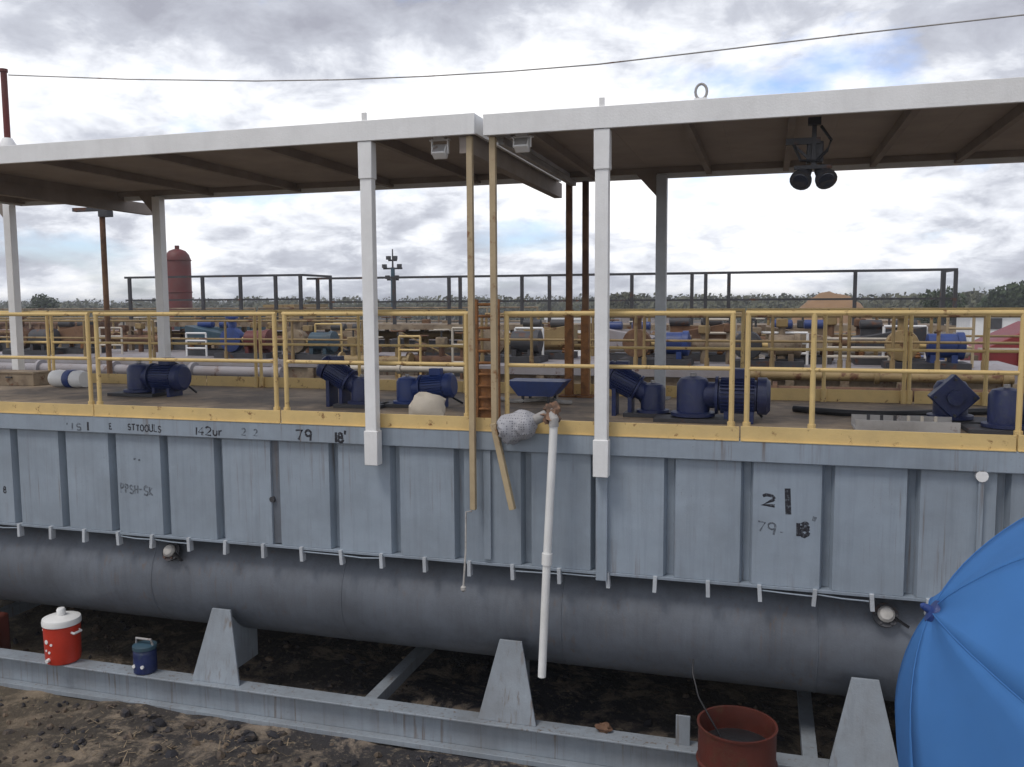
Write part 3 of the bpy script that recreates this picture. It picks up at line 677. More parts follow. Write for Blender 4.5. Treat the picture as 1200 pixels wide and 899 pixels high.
# ------------------------------------------------------------------ lamps, wire, roof fittings
def flood(px, py, Y, label, zr, dark=False, twin=False, group=None):
    p = at_y(px, py, Y)
    t = thing('flood_lamp', label, 'lamp', (p.x, Y, zr + .02), group); h = 'dark_steel' if dark else 'white_paint'
    MB().span((p.x - 0.05, Y - 0.04, zr - 0.01), (p.x + 0.05, Y + 0.04, zr + 0.046)).build('mount', h, t)
    if twin:
        MB().span((p.x - 0.018, Y - 0.018, p.z + 0.09), (p.x + 0.018, Y + 0.018, zr - 0.0105)).build('stem', h, t)
        MB().span((p.x - 0.22, Y - 0.02, zr - 0.16), (p.x + 0.05, Y + 0.02, zr - 0.11)).build('arm', h, t)
        MB().span((p.x - 0.15, Y - 0.022, p.z + 0.06), (p.x + 0.14, Y + 0.022, p.z + 0.0895)).build('cross_bar', h, t)
        MB().box((p.x + 0.01, Y + 0.05, p.z + 0.2), (0.13, 0.1, 0.17)).build('junction_box', h, t, bevel=.01)
        MB().path([(p.x + .05, Y, zr - .02), (p.x + .13, Y - .02, zr - .14), (p.x + .1, Y - .01, p.z + .2), (p.x + .02, Y - .02, p.z + .12), (p.x - .1, Y - .02, p.z + .13), (p.x - .17, Y, zr - .14)], .012, 8).build('lamp_cable', 'black', t)
        MB().bar((p.x - .2, Y + .01, zr - .12), (p.x + .02, Y + .01, p.z + .09), .03, .02).build('brace', h, t)
        for s in (-1, 1):
            c = Vector((p.x + s * 0.085, Y, p.z)); d = Vector((s * 0.25, -0.75, -0.62)).normalized()
            hd = MB().lathe([(0.02, -0.11), (0.055, -0.10), (0.06, -0.03), (0.085, 0.03), (0.088, 0.06), (0.078, 0.062)], c, d, 18).build('lamp_head', h, t)
            MB().lathe([(0.078, 0.05), (0.06, 0.066), (0.0, 0.07)], c, d, 18).build('lens', 'glass_lens', hd)
            MB().bar(c + Vector((0, 0, .0)), (c.x, Y, p.z + 0.07), 0.02, 0.05).build('yoke', h, t)
    else:
        q = Matrix.Rotation(R(-35), 3, 'X')
        c = Vector((p.x, Y, p.z))
        MB().box(c, (0.13, 0.09, 0.10), q).build('lamp_head', h, t, bevel=0.01)
        MB().box(c + q @ Vector((0, -0.042, 0)), (0.11, 0.01, 0.08), q).build('lens', 'grey_steel', t)
        for s in (-1, 1): MB().span((p.x + s * 0.075 - 0.006, Y - 0.015, p.z - 0.02), (p.x + s * 0.075 + 0.006, Y + 0.015, zr - 0.004)).build('yoke', h, t)
        MB().span((p.x - 0.1, Y - 0.016, zr - 0.0225), (p.x + 0.1, Y + 0.016, zr - 0.0105)).build('yoke_bar', h, t)
flood(516, 178, 7.36, 'small white flood lamp under the end of the left roof', zL)
flood(612, 170, 7.36, 'small white flood lamp under the end of the right roof', zR)
flood(953, 207, 7.62, 'pair of dark round flood lamps hanging low from the right roof', zR, True, True)
pb = at_y(9, 166, 7.45); zt2 = zL + 0.165; ptop = at_y(9, 84, 7.45)
t = thing('roof_mast', 'dark red pole with white cone foot on the left roof holding the cable', 'pole', (pb.x, 7.45, zt2 - .05))
MB().lathe([(0.1, -0.045), (0.1, 0.03), (0.045, 0.13)], (pb.x, 7.45, zt2), (0, 0, 1), 16).build('cone_foot', 'white_paint', t)
MB().tube((pb.x, 7.45, zt2 + 0.08), (pb.x, 7.45, ptop.z), 0.032, 12).build('pole_shaft', 'vessel_red', t)
MB().tube((pb.x, 7.45, ptop.z), (pb.x, 7.45, ptop.z + .03), 0.042, 12).build('pole_cap', 'vessel_red', t)
wp = [(-3, 0)]
pts = [at_y(p, y, 7.45) for p, y in ((10, 88), (150, 93), (300, 95), (400, 93.5), (500, 89.5), (600, 83.5), (700, 75.5), (850, 58), (1000, 40), (1200, 17.5))]
end = Vector((XR - 0.5, 7.45, pts[-1].z + 0.12))
tag(MB().path(pts + [end], 0.006, 6).build('overhead_cable', 'grey_steel'), 'thin sagging cable stretched above the roofs from the dark red pole', 'cable')
# far anchor of the cable, out of frame
t = thing('cable_anchor', 'steel upright on the right roof end that holds the cable', 'pole', (end.x, 7.45, zR + .12))
MB().tube((end.x, 7.45, zR + 0.1), (end.x, 7.45, end.z + 0.02), 0.03, 10).build('pole_shaft', 'grey_steel', t)
rc = at_y(822, 103, 7.3); mb = MB(); pr = []
for k in range(17):
    a = 2 * math.pi * k / 16; pr.append((rc.x + math.cos(a) * 0.045, 7.28, zR + 0.165 + 0.075 + math.sin(a) * 0.06))
mb.path(pr, 0.011, 8)
t = thing('lifting_eye', 'small steel lifting eye standing on the edge of the right roof', 'lifting eye', (rc.x, 7.28, zR + .11))
mb.build('ring', 'grey_steel', t); MB().span((rc.x - 0.05, 7.24, zR + 0.121), (rc.x + 0.05, 7.32, zR + 0.185)).build('foot', 'white_paint', t)

# ------------------------------------------------------------------ agitators on the deck
def motor(t, c, ax, r, L, mt):
    c, ax = Vector(c), Vector(ax).normalized(); q = ax.to_track_quat('Z', 'Y').to_matrix()
    b = MB().lathe([(r * .45, 0), (r * .86, 0.012), (r * .86, L * .74), (r * .8, L * .75)], c, ax, 28).build('motor_body', mt, t)
    for k in range(28):
        a = 2 * math.pi * k / 28; e = q @ Vector((math.cos(a), math.sin(a), 0))
        MB().bar(c + e * r * .9 + ax * L * .06, c + e * r * .9 + ax * L * .68, 0.008, r * .2).add([], []) if False else None
    fm = MB()
    for k in range(28):
        a = 2 * math.pi * k / 28; e = q @ Vector((math.cos(a), math.sin(a), 0)); tn = q @ Vector((-math.sin(a), math.cos(a), 0))
        p0, p1 = c + ax * L * .06, c + ax * L * .7; vs = []
        for pz in (p0, p1):
            for rr, s in ((.84, -1), (1.0, -1), (1.0, 1), (.84, 1)): vs.append(pz + e * r * rr + tn * s * 0.004)
        fm.add(vs, [(0, 1, 5, 4), (1, 2, 6, 5), (2, 3, 7, 6), (0, 3, 2, 1), (4, 5, 6, 7)])
    fm.build('cooling_fins', mt, t)['kind'] = 'stuff'
    MB().lathe([(r * .9, L * .755), (r * 1.02, L * .76), (r * 1.02, L * .93), (r * .8, L), (r * .3, L * 1.005)], c, ax, 28).build('fan_cowl', mt, t)
    return q
def agitator(px, py, Y, label, flip=1, s=1.0, mt='navy', tilt=0.0, diamond=False, zrot=0.0):
    if not diamond: s *= 0.86
    p = at_y(px, py, Y); z = DECK
    t = thing('agitator', label, 'agitator', (p.x, Y, z), 'blue agitators on the grey tank deck')
    cz, r = z + 0.24 * s, 0.165 * s
    ax = Vector((flip * math.cos(zrot), math.sin(zrot), tilt)).normalized()
    MB().span((p.x - 0.34 * s, Y - 0.2 * s, z), (p.x + 0.34 * s, Y + 0.2 * s, z + 0.04)).build('base_plate', 'dark_steel', t, bevel=0.004)
    g = Vector((p.x, Y, cz))
    sd_ = -ax
    MB().lathe([(0.16 * s, -0.2 * s), (0.2 * s, -0.19 * s), (0.2 * s, -0.16 * s), (0.15 * s, -0.15 * s), (0.15 * s, 0.1 * s), (0.12 * s, 0.15 * s), (0.05 * s, 0.17 * s)], g, (0, 0, 1), 24).build('gearbox', mt, t)
    if diamond:
        q = Matrix.Rotation(R(45), 3, 'Y')
        MB().box(g + Vector((0, -0.12 * s, 0.02)), (0.3 * s, 0.16 * s, 0.3 * s), q).build('square_flange', mt, t, bevel=0.01)
        MB().tube(g + Vector((0, -0.2 * s, 0.02)), g + Vector((0, -0.24 * s, 0.02)), 0.07 * s, 16).build('shaft_cover', mt, t)
        for k in range(4):
            a = k * math.pi / 2; e = Vector((math.cos(a), 0, math.sin(a))) * 0.165 * s
            MB().tube(g + e + Vector((0, -0.2 * s, 0.02)), g + e + Vector((0, -0.225 * s, 0.02)), 0.014, 6).build('bolt', 'dark_steel', t)
        return t
    MB().tube(g + ax * 0.1 * s, g + ax * 0.2 * s, 0.12 * s, 20).build('adapter', mt, t)
    MB().tube(g + ax * 0.2 * s, g + ax * 0.225 * s, 0.175 * s, 24).build('coupling_flange', mt, t)
    mst = g + ax * 0.22 * s
    motor(t, mst, ax, r, 0.46 * s, mt)
    jb = mst + ax * 0.2 * s + Vector((0, -0.0, r + 0.035 * s)); MB().box(jb, (0.16 * s, 0.13 * s, 0.09 * s)).build('terminal_box', mt, t, bevel=0.006)
    for k in (0.08, 0.3):
        f = mst + ax * k * s; MB().span((f.x - 0.02, f.y - 0.13 * s, z + 0.0), (f.x + 0.02, f.y + 0.13 * s, f.z - r * .8)).build('motor_foot', mt, t)
    MB().tube(g + Vector((0, 0, 0.16 * s)), g + Vector((0, 0, 0.2 * s)), 0.03 * s, 10).build('breather', 'grey_steel', t)
    MB().path([jb + Vector((0, 0.06 * s, 0)), jb + Vector((0.05, 0.16, -0.05)), jb + Vector((0.1, 0.22, -0.3)), (jb.x + .2, jb.y + .3, z + 0.016)], 0.014, 8).build('power_cable', 'black', t)
    return t
agitator(165, 472, 9.2, 'blue agitator on the deck beneath the red vessel, motor toward the white post', 1, 1.15)
agitator(425, 480, 8.75, 'blue agitator behind the left white post, motor tipped upward away from the ladder', -1, 0.95, tilt=0.55)
agitator(478, 482, 8.9, 'bright blue agitator behind the cream sack, motor toward the ladder', 1, 0.95, 'blue_paint', tilt=0.1)
agitator(765, 482, 8.75, 'blue agitator behind the right white post, motor tipped up toward the post', -1, 0.95, tilt=0.5)
agitator(812, 488, 8.5, 'navy agitator between the right white post and the paired rail posts', 1, 1.22)
agitator(1113, 490, 8.9, 'blue agitator with a square flange turned on its corner', 1, 1.0, 'navy', diamond=True)
agitator(1178, 496, 8.4, 'navy agitator at the right end of the deck by the last rail post', 1, 1.1)
# hoppers and small things on deck
o = lump('cream_sack', 'slumped cream sack in front of the bright blue agitator', at_y(500, 482, 8.1) + Vector((0, 0, 0.02)), (0.2, 0.16, 0.17), 'cream', 21, 'sack', 0.25)
def deck_box(name, label, cat, px, py, Y, w_, d_, h_, mt, z=DECK):
    p = at_y(px, py, Y); t = thing(name, label, cat, (p.x, Y, z))
    MB().span((p.x - w_ / 2, Y - d_ / 2, z), (p.x + w_ / 2, Y + d_ / 2, z + h_ - 0.03)).build('body', mt, t, bevel=0.008)
    MB().span((p.x - w_ / 2 - .012, Y - d_ / 2 - .012, z + h_ - 0.0295), (p.x + w_ / 2 + .012, Y + d_ / 2 + .012, z + h_)).build('lid', mt, t, bevel=0.006)
    MB().span((p.x - .05, Y - d_ / 2 - .025, z + h_ * .55), (p.x + .05, Y - d_ / 2 - .0005, z + h_ * .65)).build('latch', 'dark_steel', t)
    return t
deck_box('storage_box', 'low brown wooden box on the deck past the left roof post', 'box', 22, 452, 10.0, 0.85, 0.3, 0.2, 'brown_steel')
p = at_y(84, 455, 9.9)
t = thing('tarp_roll', 'white and blue rolled tarpaulin lying on the deck near the left roof post', 'tarpaulin', (p.x, 9.9, DECK))
prf = [(0.04, 0), (0.11, 0.01), (0.125, 0.1), (0.11, 0.3), (0.125, 0.5), (0.11, 0.6), (0.03, 0.61)]
MB().lathe(prf, (p.x - 0.3, 9.9, DECK + 0.115), (1, -0.1, 0), 18).build('roll', 'white_plastic', t)
MB().lathe([(0.126, 0), (0.13, 0.01), (0.13, 0.11), (0.126, 0.12)], (p.x - 0.02, 9.872, DECK + 0.115), (1, -0.1, 0), 18).build('band', 'blue_paint', t)
# low grates, hoses and fittings lying on the deck
p = at_y(1060, 500, 8.3)
t = thing('steel_tray', 'shallow grey steel tray with short studs on the deck before the diamond flange', 'tray', (p.x, 8.3, DECK))
MB().span((p.x - 0.42, 8.15, DECK), (p.x + 0.42, 8.55, DECK + 0.02)).build('tray_floor', 'grey_steel', t)
for (a, b) in (((-.42, 8.15), (.42, 8.17)), ((-.42, 8.53), (.42, 8.55))): MB().span((p.x + a[0], a[1], DECK + .0205), (p.x + b[0], b[1], DECK + .1)).build('tray_side', 'grey_steel', t)
for k in range(6): MB().tube((p.x - 0.3 + k * 0.11, 8.3, DECK + 0.021), (p.x - 0.3 + k * 0.11, 8.3, DECK + 0.13), 0.014, 8).build('stud', 'dark_steel' if k < 3 else 'cream', t)
hp = []
for k in range(40):
    u = k / 39; hp.append((X(930, 480, 9.4) + u * 2.2, 9.4 - 0.25 * math.sin(u * 5), DECK + 0.034))
tag(MB().path(hp, 0.033, 10).build('rubber_hose', 'black'), 'black rubber hose lying along the deck behind the single rail upright', 'hose')
hp = [(X(560, 470, 9.6) + k * 0.05, 9.6 + 0.12 * math.sin(k * 0.5), DECK + 0.025 + .0) for k in range(24)]
tag(MB().path(hp, 0.024, 8).build('pale_hose', 'rag'), 'pale hose lying on the deck behind the ladder and strainer', 'hose')
hop = at_y(632, 450, 9.7)
t = thing('mud_hopper', 'blue hopper tray on legs on the deck in front of the rusty rear poles', 'hopper', (hop.x, 9.7, DECK))
MB().prism([(hop.x - .34, 9.5, DECK + .25), (hop.x + .34, 9.5, DECK + .25), (hop.x + .2, 9.5, DECK + .08), (hop.x - .2, 9.5, DECK + .08)], (0, 0.4, 0)).build('tray', 'blue_paint', t)
for sx_ in (-.15, .15):
    for yy in (9.53, 9.85): MB().span((hop.x + sx_ - .015, yy - .015, DECK), (hop.x + sx_ + .015, yy + .015, DECK + .0795)).build('leg', 'dark_steel', t)

# ------------------------------------------------------------------ background yard
def second_tank(name, label, xa, xb, ya, yb, zd, mtw, mtd):
    t = thing(name, label, 'tank', ((xa + xb) / 2, (ya + yb) / 2, 0))
    MB().span((xa, ya, 0.3), (xb, ya + 0.02, zd - 0.14)).build('front_wall', mtw, t)
    MB().span((xa, yb - .02, 0.3), (xb, yb, zd - 0.02)).build('rear_wall', mtw, t)
    for xe in (xa, xb - .02): MB().span((xe, ya + .021, .3), (xe + .02, yb - .021, zd - .02)).build('end_wall', mtw, t)
    MB().span((xa, ya - 0.05, zd - 0.139), (xb, ya + 0.1, zd)).build('top_flange', mtd, t, bevel=0.006)
    MB().span((xa, ya + 0.101, zd - 0.019), (xb, yb, zd - 0.004)).build('deck', mtd, t)
    rb = MB().span((-0.06, -0.08, 0.3), (0.06, -0.001, zd - 0.15)).mesh('rib', mtw, smooth=False)
    k = xa + 0.3
    while k < xb - .1: inst('rib', rb, t, Vector((k, ya, 0)) - Vector(t.location)); k += 0.75
    for yy in (ya + .1, yb - .3): MB().span((xa, yy, -0.05), (xb, yy + .2, 0.299)).build('skid_beam', mtw, t)
    return t
X2 = lambda px, Y: X(px, 400, Y)
second_tank('settling_tank', 'brown ribbed tank with pale deck standing behind the grey tank', X2(560, 13.3), X2(1230, 13.3), 13.3, 16.0, 3.08, 'brown_steel', 'lilac_steel')
second_tank('settling_tank', 'brown ribbed tank with lilac deck behind the left part of the grey tank', X2(-60, 15.5), X2(430, 15.5), 15.5, 18.5, 2.95, 'brown_steel', 'lilac_steel')
second_tank('reserve_tank', 'far dark tank with pale deck edge behind the two brown tanks', X2(-90, 23), X2(640, 23), 23, 26.5, 3.15, 'dark_steel', 'lilac_steel')
# yellow rails on those tanks
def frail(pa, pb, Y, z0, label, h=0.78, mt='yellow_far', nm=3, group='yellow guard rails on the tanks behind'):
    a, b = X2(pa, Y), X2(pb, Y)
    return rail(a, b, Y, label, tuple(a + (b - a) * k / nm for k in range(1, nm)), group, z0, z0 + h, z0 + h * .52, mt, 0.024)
frail(565, 745, 13.45, 3.08, 'dull yellow guard rail on the brown tank behind the ladder')
frail(755, 985, 13.45, 3.08, 'dull yellow guard rail on the brown tank behind the paired rail posts')
frail(995, 1210, 13.45, 3.08, 'dull yellow guard rail on the brown tank before the red hopper', nm=4)
frail(570, 900, 15.9, 3.08, 'dull yellow rear guard rail on the brown tank behind the ladder', nm=5)
frail(905, 1225, 15.9, 3.08, 'dull yellow rear guard rail on the brown tank toward the red hopper', nm=5)
frail(-50, 180, 15.65, 2.95, 'dull yellow guard rail on the lilac-decked tank left of the red vessel')
frail(190, 425, 15.65, 2.95, 'dull yellow guard rail on the lilac-decked tank right of the red vessel')
frail(-50, 420, 18.4, 2.95, 'dull yellow rear guard rail of the lilac-decked tank', nm=7)
frail(-80, 300, 23.2, 3.15, 'weathered rail on the far dark tank by the red vessel', mt='brown_steel', nm=6)
frail(305, 630, 23.2, 3.15, 'weathered rail on the far dark tank below the light mast', mt='brown_steel', nm=6)
# raised platform with the dark railing above the skyline
PY, PZ = 18.6, CAM_Z + 0.0297 * 18.6 - 1.1
def platform(pa, pb, Y, ztop, label, posts, mt, dlabel):
    a, b = X2(pa, Y), X2(pb, Y); zd = ztop - 1.1
    t = thing('raised_platform', dlabel, 'platform', ((a + b) / 2, Y, 0))
    MB().span((a, Y - 0.05, zd - 0.12), (b, Y + 1.4, zd)).build('platform_deck', 'brown_steel', t)
    n = max(2, int((b - a) / 2.2))
    for k in range(n + 1):
        for yy in (Y, Y + 1.3): MB().span((a + .05 + (b - a - .2) * k / n, yy - .05, -0.02), (a + .15 + (b - a - .2) * k / n, yy + .05, zd - 0.1205)).build('leg', 'brown_steel', t)
    for k in range(n):
        x1, x2 = a + .1 + (b - a - .2) * k / n, a + .1 + (b - a - .2) * (k + 1) / n
        MB().bar((x1 + .05, Y - .062, zd - .2), (x2 - .05, Y - .062, zd - 1.2), 0.05, 0.02).build('brace', 'yellow_far' if k % 2 else 'brown_steel', t)
    r = thing('platform_railing', label, 'railing', ((a + b) / 2, Y, zd))
    MB().span((a, Y - .03, ztop - .05), (b, Y + .03, ztop)).build('top_rail', mt, r)
    MB().span((a, Y - .02, zd + .5), (b, Y + .02, zd + .54)).build('mid_rail', mt, r)
    for px in posts:
        xx = X2(px, Y); MB().span((xx - .035, Y - .031, zd), (xx + .035, Y + .031, ztop - .051)).build('post', mt, r)
    xx = X2(pb, Y); MB().span((xx - .06, Y + .035, ztop - .05), (xx, Y + 1.4, ztop)).build('return_rail', mt, r)
    MB().span((xx - .06, Y + 1.34, zd), (xx, Y + 1.4, ztop - .051)).build('post', mt, r)
    return t
platform(362, 1119, PY, CAM_Z + 0.0315 * PY, 'long dark railing of the raised platform standing against the sky',
         (374, 463, 527, 540, 612, 644, 688, 740, 810, 826, 853, 1000, 1103, 1117), 'dark_steel', 'raised brown platform on legs behind the tanks')
platform(150, 357, PY - 0.6, CAM_Z + 0.0365 * (PY - .6), 'short grey railing of the raised platform in front of the red vessel',
         (155, 240, 284, 325, 354), 'dark_steel', 'short raised platform on legs in front of the red vessel')
# machinery
def shaker(px, Y, z0, label, mt, s=1.0, flip=1):
    s *= 0.78
    p = at_y(px, 400, Y); t = thing('shale_shaker', label, 'shaker', (p.x, Y, z0), 'shale shakers on the tanks behind')
    w_, d_ = 1.3 * s, 0.9 * s
    MB().span((p.x - w_ / 2, Y - d_ / 2, z0), (p.x + w_ / 2, Y + d_ / 2, z0 + 0.14 * s)).build('skid', 'dark_steel', t)
    for sx in (-1, 1):
        for sy in (-1, 1):
            MB().lathe([(0.05 * s, 0), (0.065 * s, .03 * s), (0.05 * s, .06 * s), (0.065 * s, .09 * s), (0.05 * s, .12 * s), (0.065 * s, .15 * s), (0.05 * s, .18 * s)], (p.x + sx * w_ * .4, Y + sy * d_ * .4, z0 + .1405 * s), (0, 0, 1), 10).build('spring', 'rust', t)
    zz = z0 + 0.321 * s
    MB().prism([(p.x - w_ / 2, Y - d_ / 2, zz), (p.x + w_ / 2, Y - d_ / 2, zz), (p.x + w_ / 2, Y - d_ / 2, zz + (.22 if flip > 0 else .45) * s), (p.x - w_ / 2, Y - d_ / 2, zz + (.45 if flip > 0 else .22) * s)], (0, d_, 0)).build('basket', mt, t, bevel=0.01)
    for k in (-.25, .25): MB().lathe([(0.05 * s, -.22 * s), (0.1 * s, -.2 * s), (0.1 * s, .2 * s), (0.05 * s, .22 * s)], (p.x + k * w_, Y, zz + .47 * s), (1, 0, 0), 14).build('vibrator_motor', 'blue_paint' if flip > 0 else 'dark_steel', t)
    MB().span((p.x - w_ * .4, Y - .04, zz + .2 * s), (p.x + w_ * .4, Y + .04, zz + .39 * s)).build('motor_bridge', mt, t)
    return t
shaker(255, 16.8, 2.95, 'blue-motored shale shaker on the lilac deck right of the red vessel', 'teal_paint', 1.1)
shaker(410, 16.9, 2.95, 'brown shale shaker on the lilac deck left of the white roof post', 'brown_steel', 1.0, -1)
shaker(640, 15.2, 3.08, 'tan shale shaker on the brown tank between ladder and white post', 'yellow_far', 1.0, -1)
shaker(735, 15.0, 3.08, 'low cream shale shaker on the brown tank right of the white post', 'lilac_steel', 0.95)
shaker(815, 15.2, 3.08, 'dark rust shale shaker on the brown tank by the paired rail posts', 'rust_dark', 1.05, -1)
shaker(935, 14.9, 3.08, 'brown shale shaker on the brown tank behind the single rail upright', 'brown_steel', 1.0)
shaker(1040, 14.9, 3.08, 'dark shale shaker on the brown tank left of the red hopper', 'dark_steel', 1.0, -1)
shaker(90, 16.8, 2.95, 'brown shale shaker on the lilac deck beside the left white roof post', 'rust_dark', 1.1, -1)
def valve_manifold(px, Y, z0, L, label, mt, n=4, seed=0):
    p = at_y(px, 400, Y); rr = random.Random(seed); t = thing('pipe_manifold', label, 'pipework', (p.x, Y, z0), 'pipe manifolds in the yard')
    zc = z0 + 0.3
    MB().tube((p.x - L / 2, Y, zc), (p.x + L / 2, Y, zc), 0.1, 16).build('header_pipe', mt, t)
    for e in (-1, 1): MB().tube((p.x + e * L / 2, Y, zc), (p.x + e * (L / 2 + .04), Y, zc), 0.16, 16).build('end_flange', mt, t)
    for k in range(n):
        xx = p.x - L / 2 + L * (k + .5) / n
        MB().tube((xx, Y, z0), (xx, Y, zc - .08), 0.06, 10).build('support_leg', mt, t)
        h = rr.uniform(.14, .3)
        MB().tube((xx, Y, zc + .08), (xx, Y, zc + h), 0.055, 10).build('riser', mt, t)
        MB().box((xx, Y, zc + h + .07), (.18, .16, .14)).build('valve_body', rr.choice(['yellow_far', 'rust_dark', 'dark_steel', 'brown_steel']), t, bevel=.02)
        MB().tube((xx, Y, zc + h + .14), (xx, Y, zc + h + .27), 0.018, 6).build('valve_stem', 'dark_steel', t)
        q = []
        for j in range(17): a = 2 * math.pi * j / 16; q.append((xx + math.cos(a) * .13, Y + math.sin(a) * .13, zc + h + .27))
        w1 = MB().path(q, 0.014, 6); w1.bar((xx - .13, Y, zc + h + .27), (xx + .13, Y, zc + h + .27), .014, .014); w1.build('hand_wheel', rr.choice(['yellow_far', 'rust_dark', 'cream']), t)
    return t
valve_manifold(500, 19.6, 3.0, 2.6, 'yellow valve manifold behind the agitators left of the ladder', 'yellow_far', 5, 1)
valve_manifold(440, 14.2, 2.75, 1.3, 'tan valve manifold left of the ladder', 'yellow_far', 3, 2)
valve_manifold(530, 14.4, 2.75, 1.6, 'rusty valve manifold beside the ladder', 'rust_dark', 4, 3)
valve_manifold(870, 14.4, 3.08, 1.6, 'brown valve manifold on the brown tank behind the paired rail posts', 'brown_steel', 4, 4)
valve_manifold(990, 15.5, 3.08, 1.8, 'dark valve manifold on the brown tank below the earth mound', 'rust_dark', 4, 5)
valve_manifold(330, 17.6, 2.95, 1.8, 'rusty valve manifold on the lilac deck behind the paired rail posts', 'rust_dark', 4, 6)
valve_manifold(165, 17.5, 2.95, 1.4, 'dark valve manifold on the lilac deck left of the red vessel', 'rust_dark', 3, 7)
valve_manifold(690, 17.4, 2.9, 2.4, 'yellow valve manifold beneath the raised platform', 'yellow_far', 5, 8)
# gravel stand carrying manifolds between the tanks
t = thing('pipe_trestle', 'brown steel trestle carrying valve manifolds left of the ladder', 'trestle', (at_y(490, 400, 14.3).x, 14.3, 0))
a, b = X2(405, 14.3), X2(557, 14.3); MB().span((a, 13.9, 2.65), (b, 14.75, 2.75)).build('trestle_deck', 'brown_steel', t)
for xx in (a + .1, (a + b) / 2, b - .1):
    for yy in (13.98, 14.67): MB().span((xx - .05, yy - .05, -.02), (xx + .05, yy + .05, 2.6495)).build('leg', 'brown_steel', t)
t = thing('pipe_trestle', 'brown steel trestle carrying the yellow manifold behind the agitators', 'trestle', (at_y(500, 400, 19.6).x, 19.6, 0))
for (pa, pb, yy) in ((440, 560, 19.6),):
    a, b = at_y(500, 400, 19.6).x - 1.6, at_y(500, 400, 19.6).x + 1.6; MB().span((a, 20.1 - .8, 2.9), (b, 20.0, 3.0)).build('trestle_deck', 'brown_steel', t)
    for xx in (a + .1, b - .1):
        for y2 in (19.4, 19.9): MB().span((xx - .05, y2 - .05, -.02), (xx + .05, y2 + .05, 2.8995)).build('leg', 'brown_steel', t)
t = thing('pipe_trestle', 'brown steel trestle carrying the manifold beneath the raised platform', 'trestle', (at_y(690, 400, 17.4).x, 17.4, 0))
a, b = at_y(690, 400, 17.4).x - 1.5, at_y(690, 400, 17.4).x + 1.5; MB().span((a, 17.1, 2.8), (b, 17.7, 2.9)).build('trestle_deck', 'brown_steel', t)
for xx in (a + .1, b - .1):
    for y2 in (17.2, 17.6): MB().span((xx - .05, y2 - .05, -.02), (xx + .05, y2 + .05, 2.7995)).build('leg', 'brown_steel', t)
# long pipes in the gap between the tanks, on sleepers
def long_pipe(pa, pb, Y, z, r, mt, label):
    a, b = X2(pa, Y), X2(pb, Y); t = thing('pipe_run', label, 'pipe', ((a + b) / 2, Y, 0), 'pipe runs between the tanks')
    MB().tube((a, Y, z), (b, Y, z), r, 14).build('pipe', mt, t)
    n = max(2, int((b - a) / 1.6))
    for k in range(n + 1):
        xx = a + .1 + (b - a - .2) * k / n
        MB().tube((xx - .03, Y, z), (xx + .03, Y, z), r * 1.6, 14).build('flange', mt, t)
        if k % 2 == 0: MB().span((xx + .08, Y - .05, -.02), (xx + .18, Y + .05, z - r * .9)).build('stand', 'brown_steel', t)
long_pipe(900, 1230, 12.0, 2.88, 0.09, 'rust_dark', 'rust-brown pipe run behind the rear toe board at the diamond flange')
long_pipe(880, 1190, 12.5, 3.06, 0.06, 'yellow_far', 'thin yellow pipe run behind the diamond flange')
long_pipe(910, 1220, 11.4, 2.78, 0.08, 'yellow_far', 'thick yellow pipe run close behind the rear toe board')
long_pipe(120, 420, 12.2, 2.78, 0.08, 'yellow_far', 'yellow pipe run behind the left agitator')
long_pipe(-40, 330, 12.9, 2.92, 0.10, 'lilac_steel', 'pale pipe run behind the rolled tarpaulin and left agitator')
long_pipe(600, 860, 11.8, 2.86, 0.09, 'brown_steel', 'brown pipe run behind the mud hopper')
long_pipe(560, 1000, 17.0, 3.35, 0.1, 'rust_dark', 'rust-brown pipe run on high stands in front of the raised platform')
long_pipe(700, 1140, 16.4, 3.2, 0.07, 'cream', 'cream pipe run on stands behind the brown tank')
long_pipe(-20, 420, 19.4, 3.3, 0.09, 'rust_dark', 'dark pipe run behind the lilac-decked tank')
long_pipe(380, 560, 13.2, 3.0, 0.05, 'cream', 'thin cream pipe run in front of the valve trestle')
rng = random.Random(17)
def frame(px, Y, z0, w_, h_, mt, label):
    x = X2(px, Y); t = thing('tube_barrier', label.replace('pipe frame', 'tube barrier'), 'barrier', (x, Y, z0), 'small tube barriers in the yard')
    for xx in (x - w_ / 2, x + w_ / 2): MB().tube((xx, Y, z0), (xx, Y, z0 + h_), .022, 8).build('upright', mt, t)
    for k in (0.35, 0.68, 1.0): MB().tube((x - w_ / 2, Y, z0 + h_ * k), (x + w_ / 2, Y, z0 + h_ * k), .02, 8).build('crossbar', mt, t)
frame(620, 14.7, 3.08, .5, .55, 'white_paint', 'small white pipe frame on the brown tank behind the strainer')
frame(845, 14.8, 3.08, .45, .7, 'cream', 'narrow cream pipe frame on the brown tank behind the paired rail posts')
frame(915, 14.4, 3.08, .8, .5, 'white_paint', 'wide white pipe frame on the brown tank left of the single rail upright')
frame(1005, 14.2, 3.08, .9, .42, 'cream', 'low wide cream pipe frame on the brown tank below the earth mound')
frame(1060, 14.6, 3.08, .6, .6, 'white_paint', 'tall white pipe frame on the brown tank above the steel tray')
frame(1125, 14.3, 3.08, .35, .85, 'tan_steel', 'slim tan pipe frame on the brown tank beside the red hopper')
frame(130, 16.5, 2.95, .6, .6, 'cream', 'cream pipe frame on the lilac deck left of the red vessel')
frame(230, 16.2, 2.95, .5, .5, 'white_paint', 'white pipe frame on the lilac deck below the red vessel')
frame(385, 16.3, 2.95, .6, .7, 'yellow', 'bright yellow pipe frame on the lilac deck left of the white post')
frame(480, 14.1, 2.75, .4, .75, 'yellow', 'yellow pipe frame on the valve trestle')
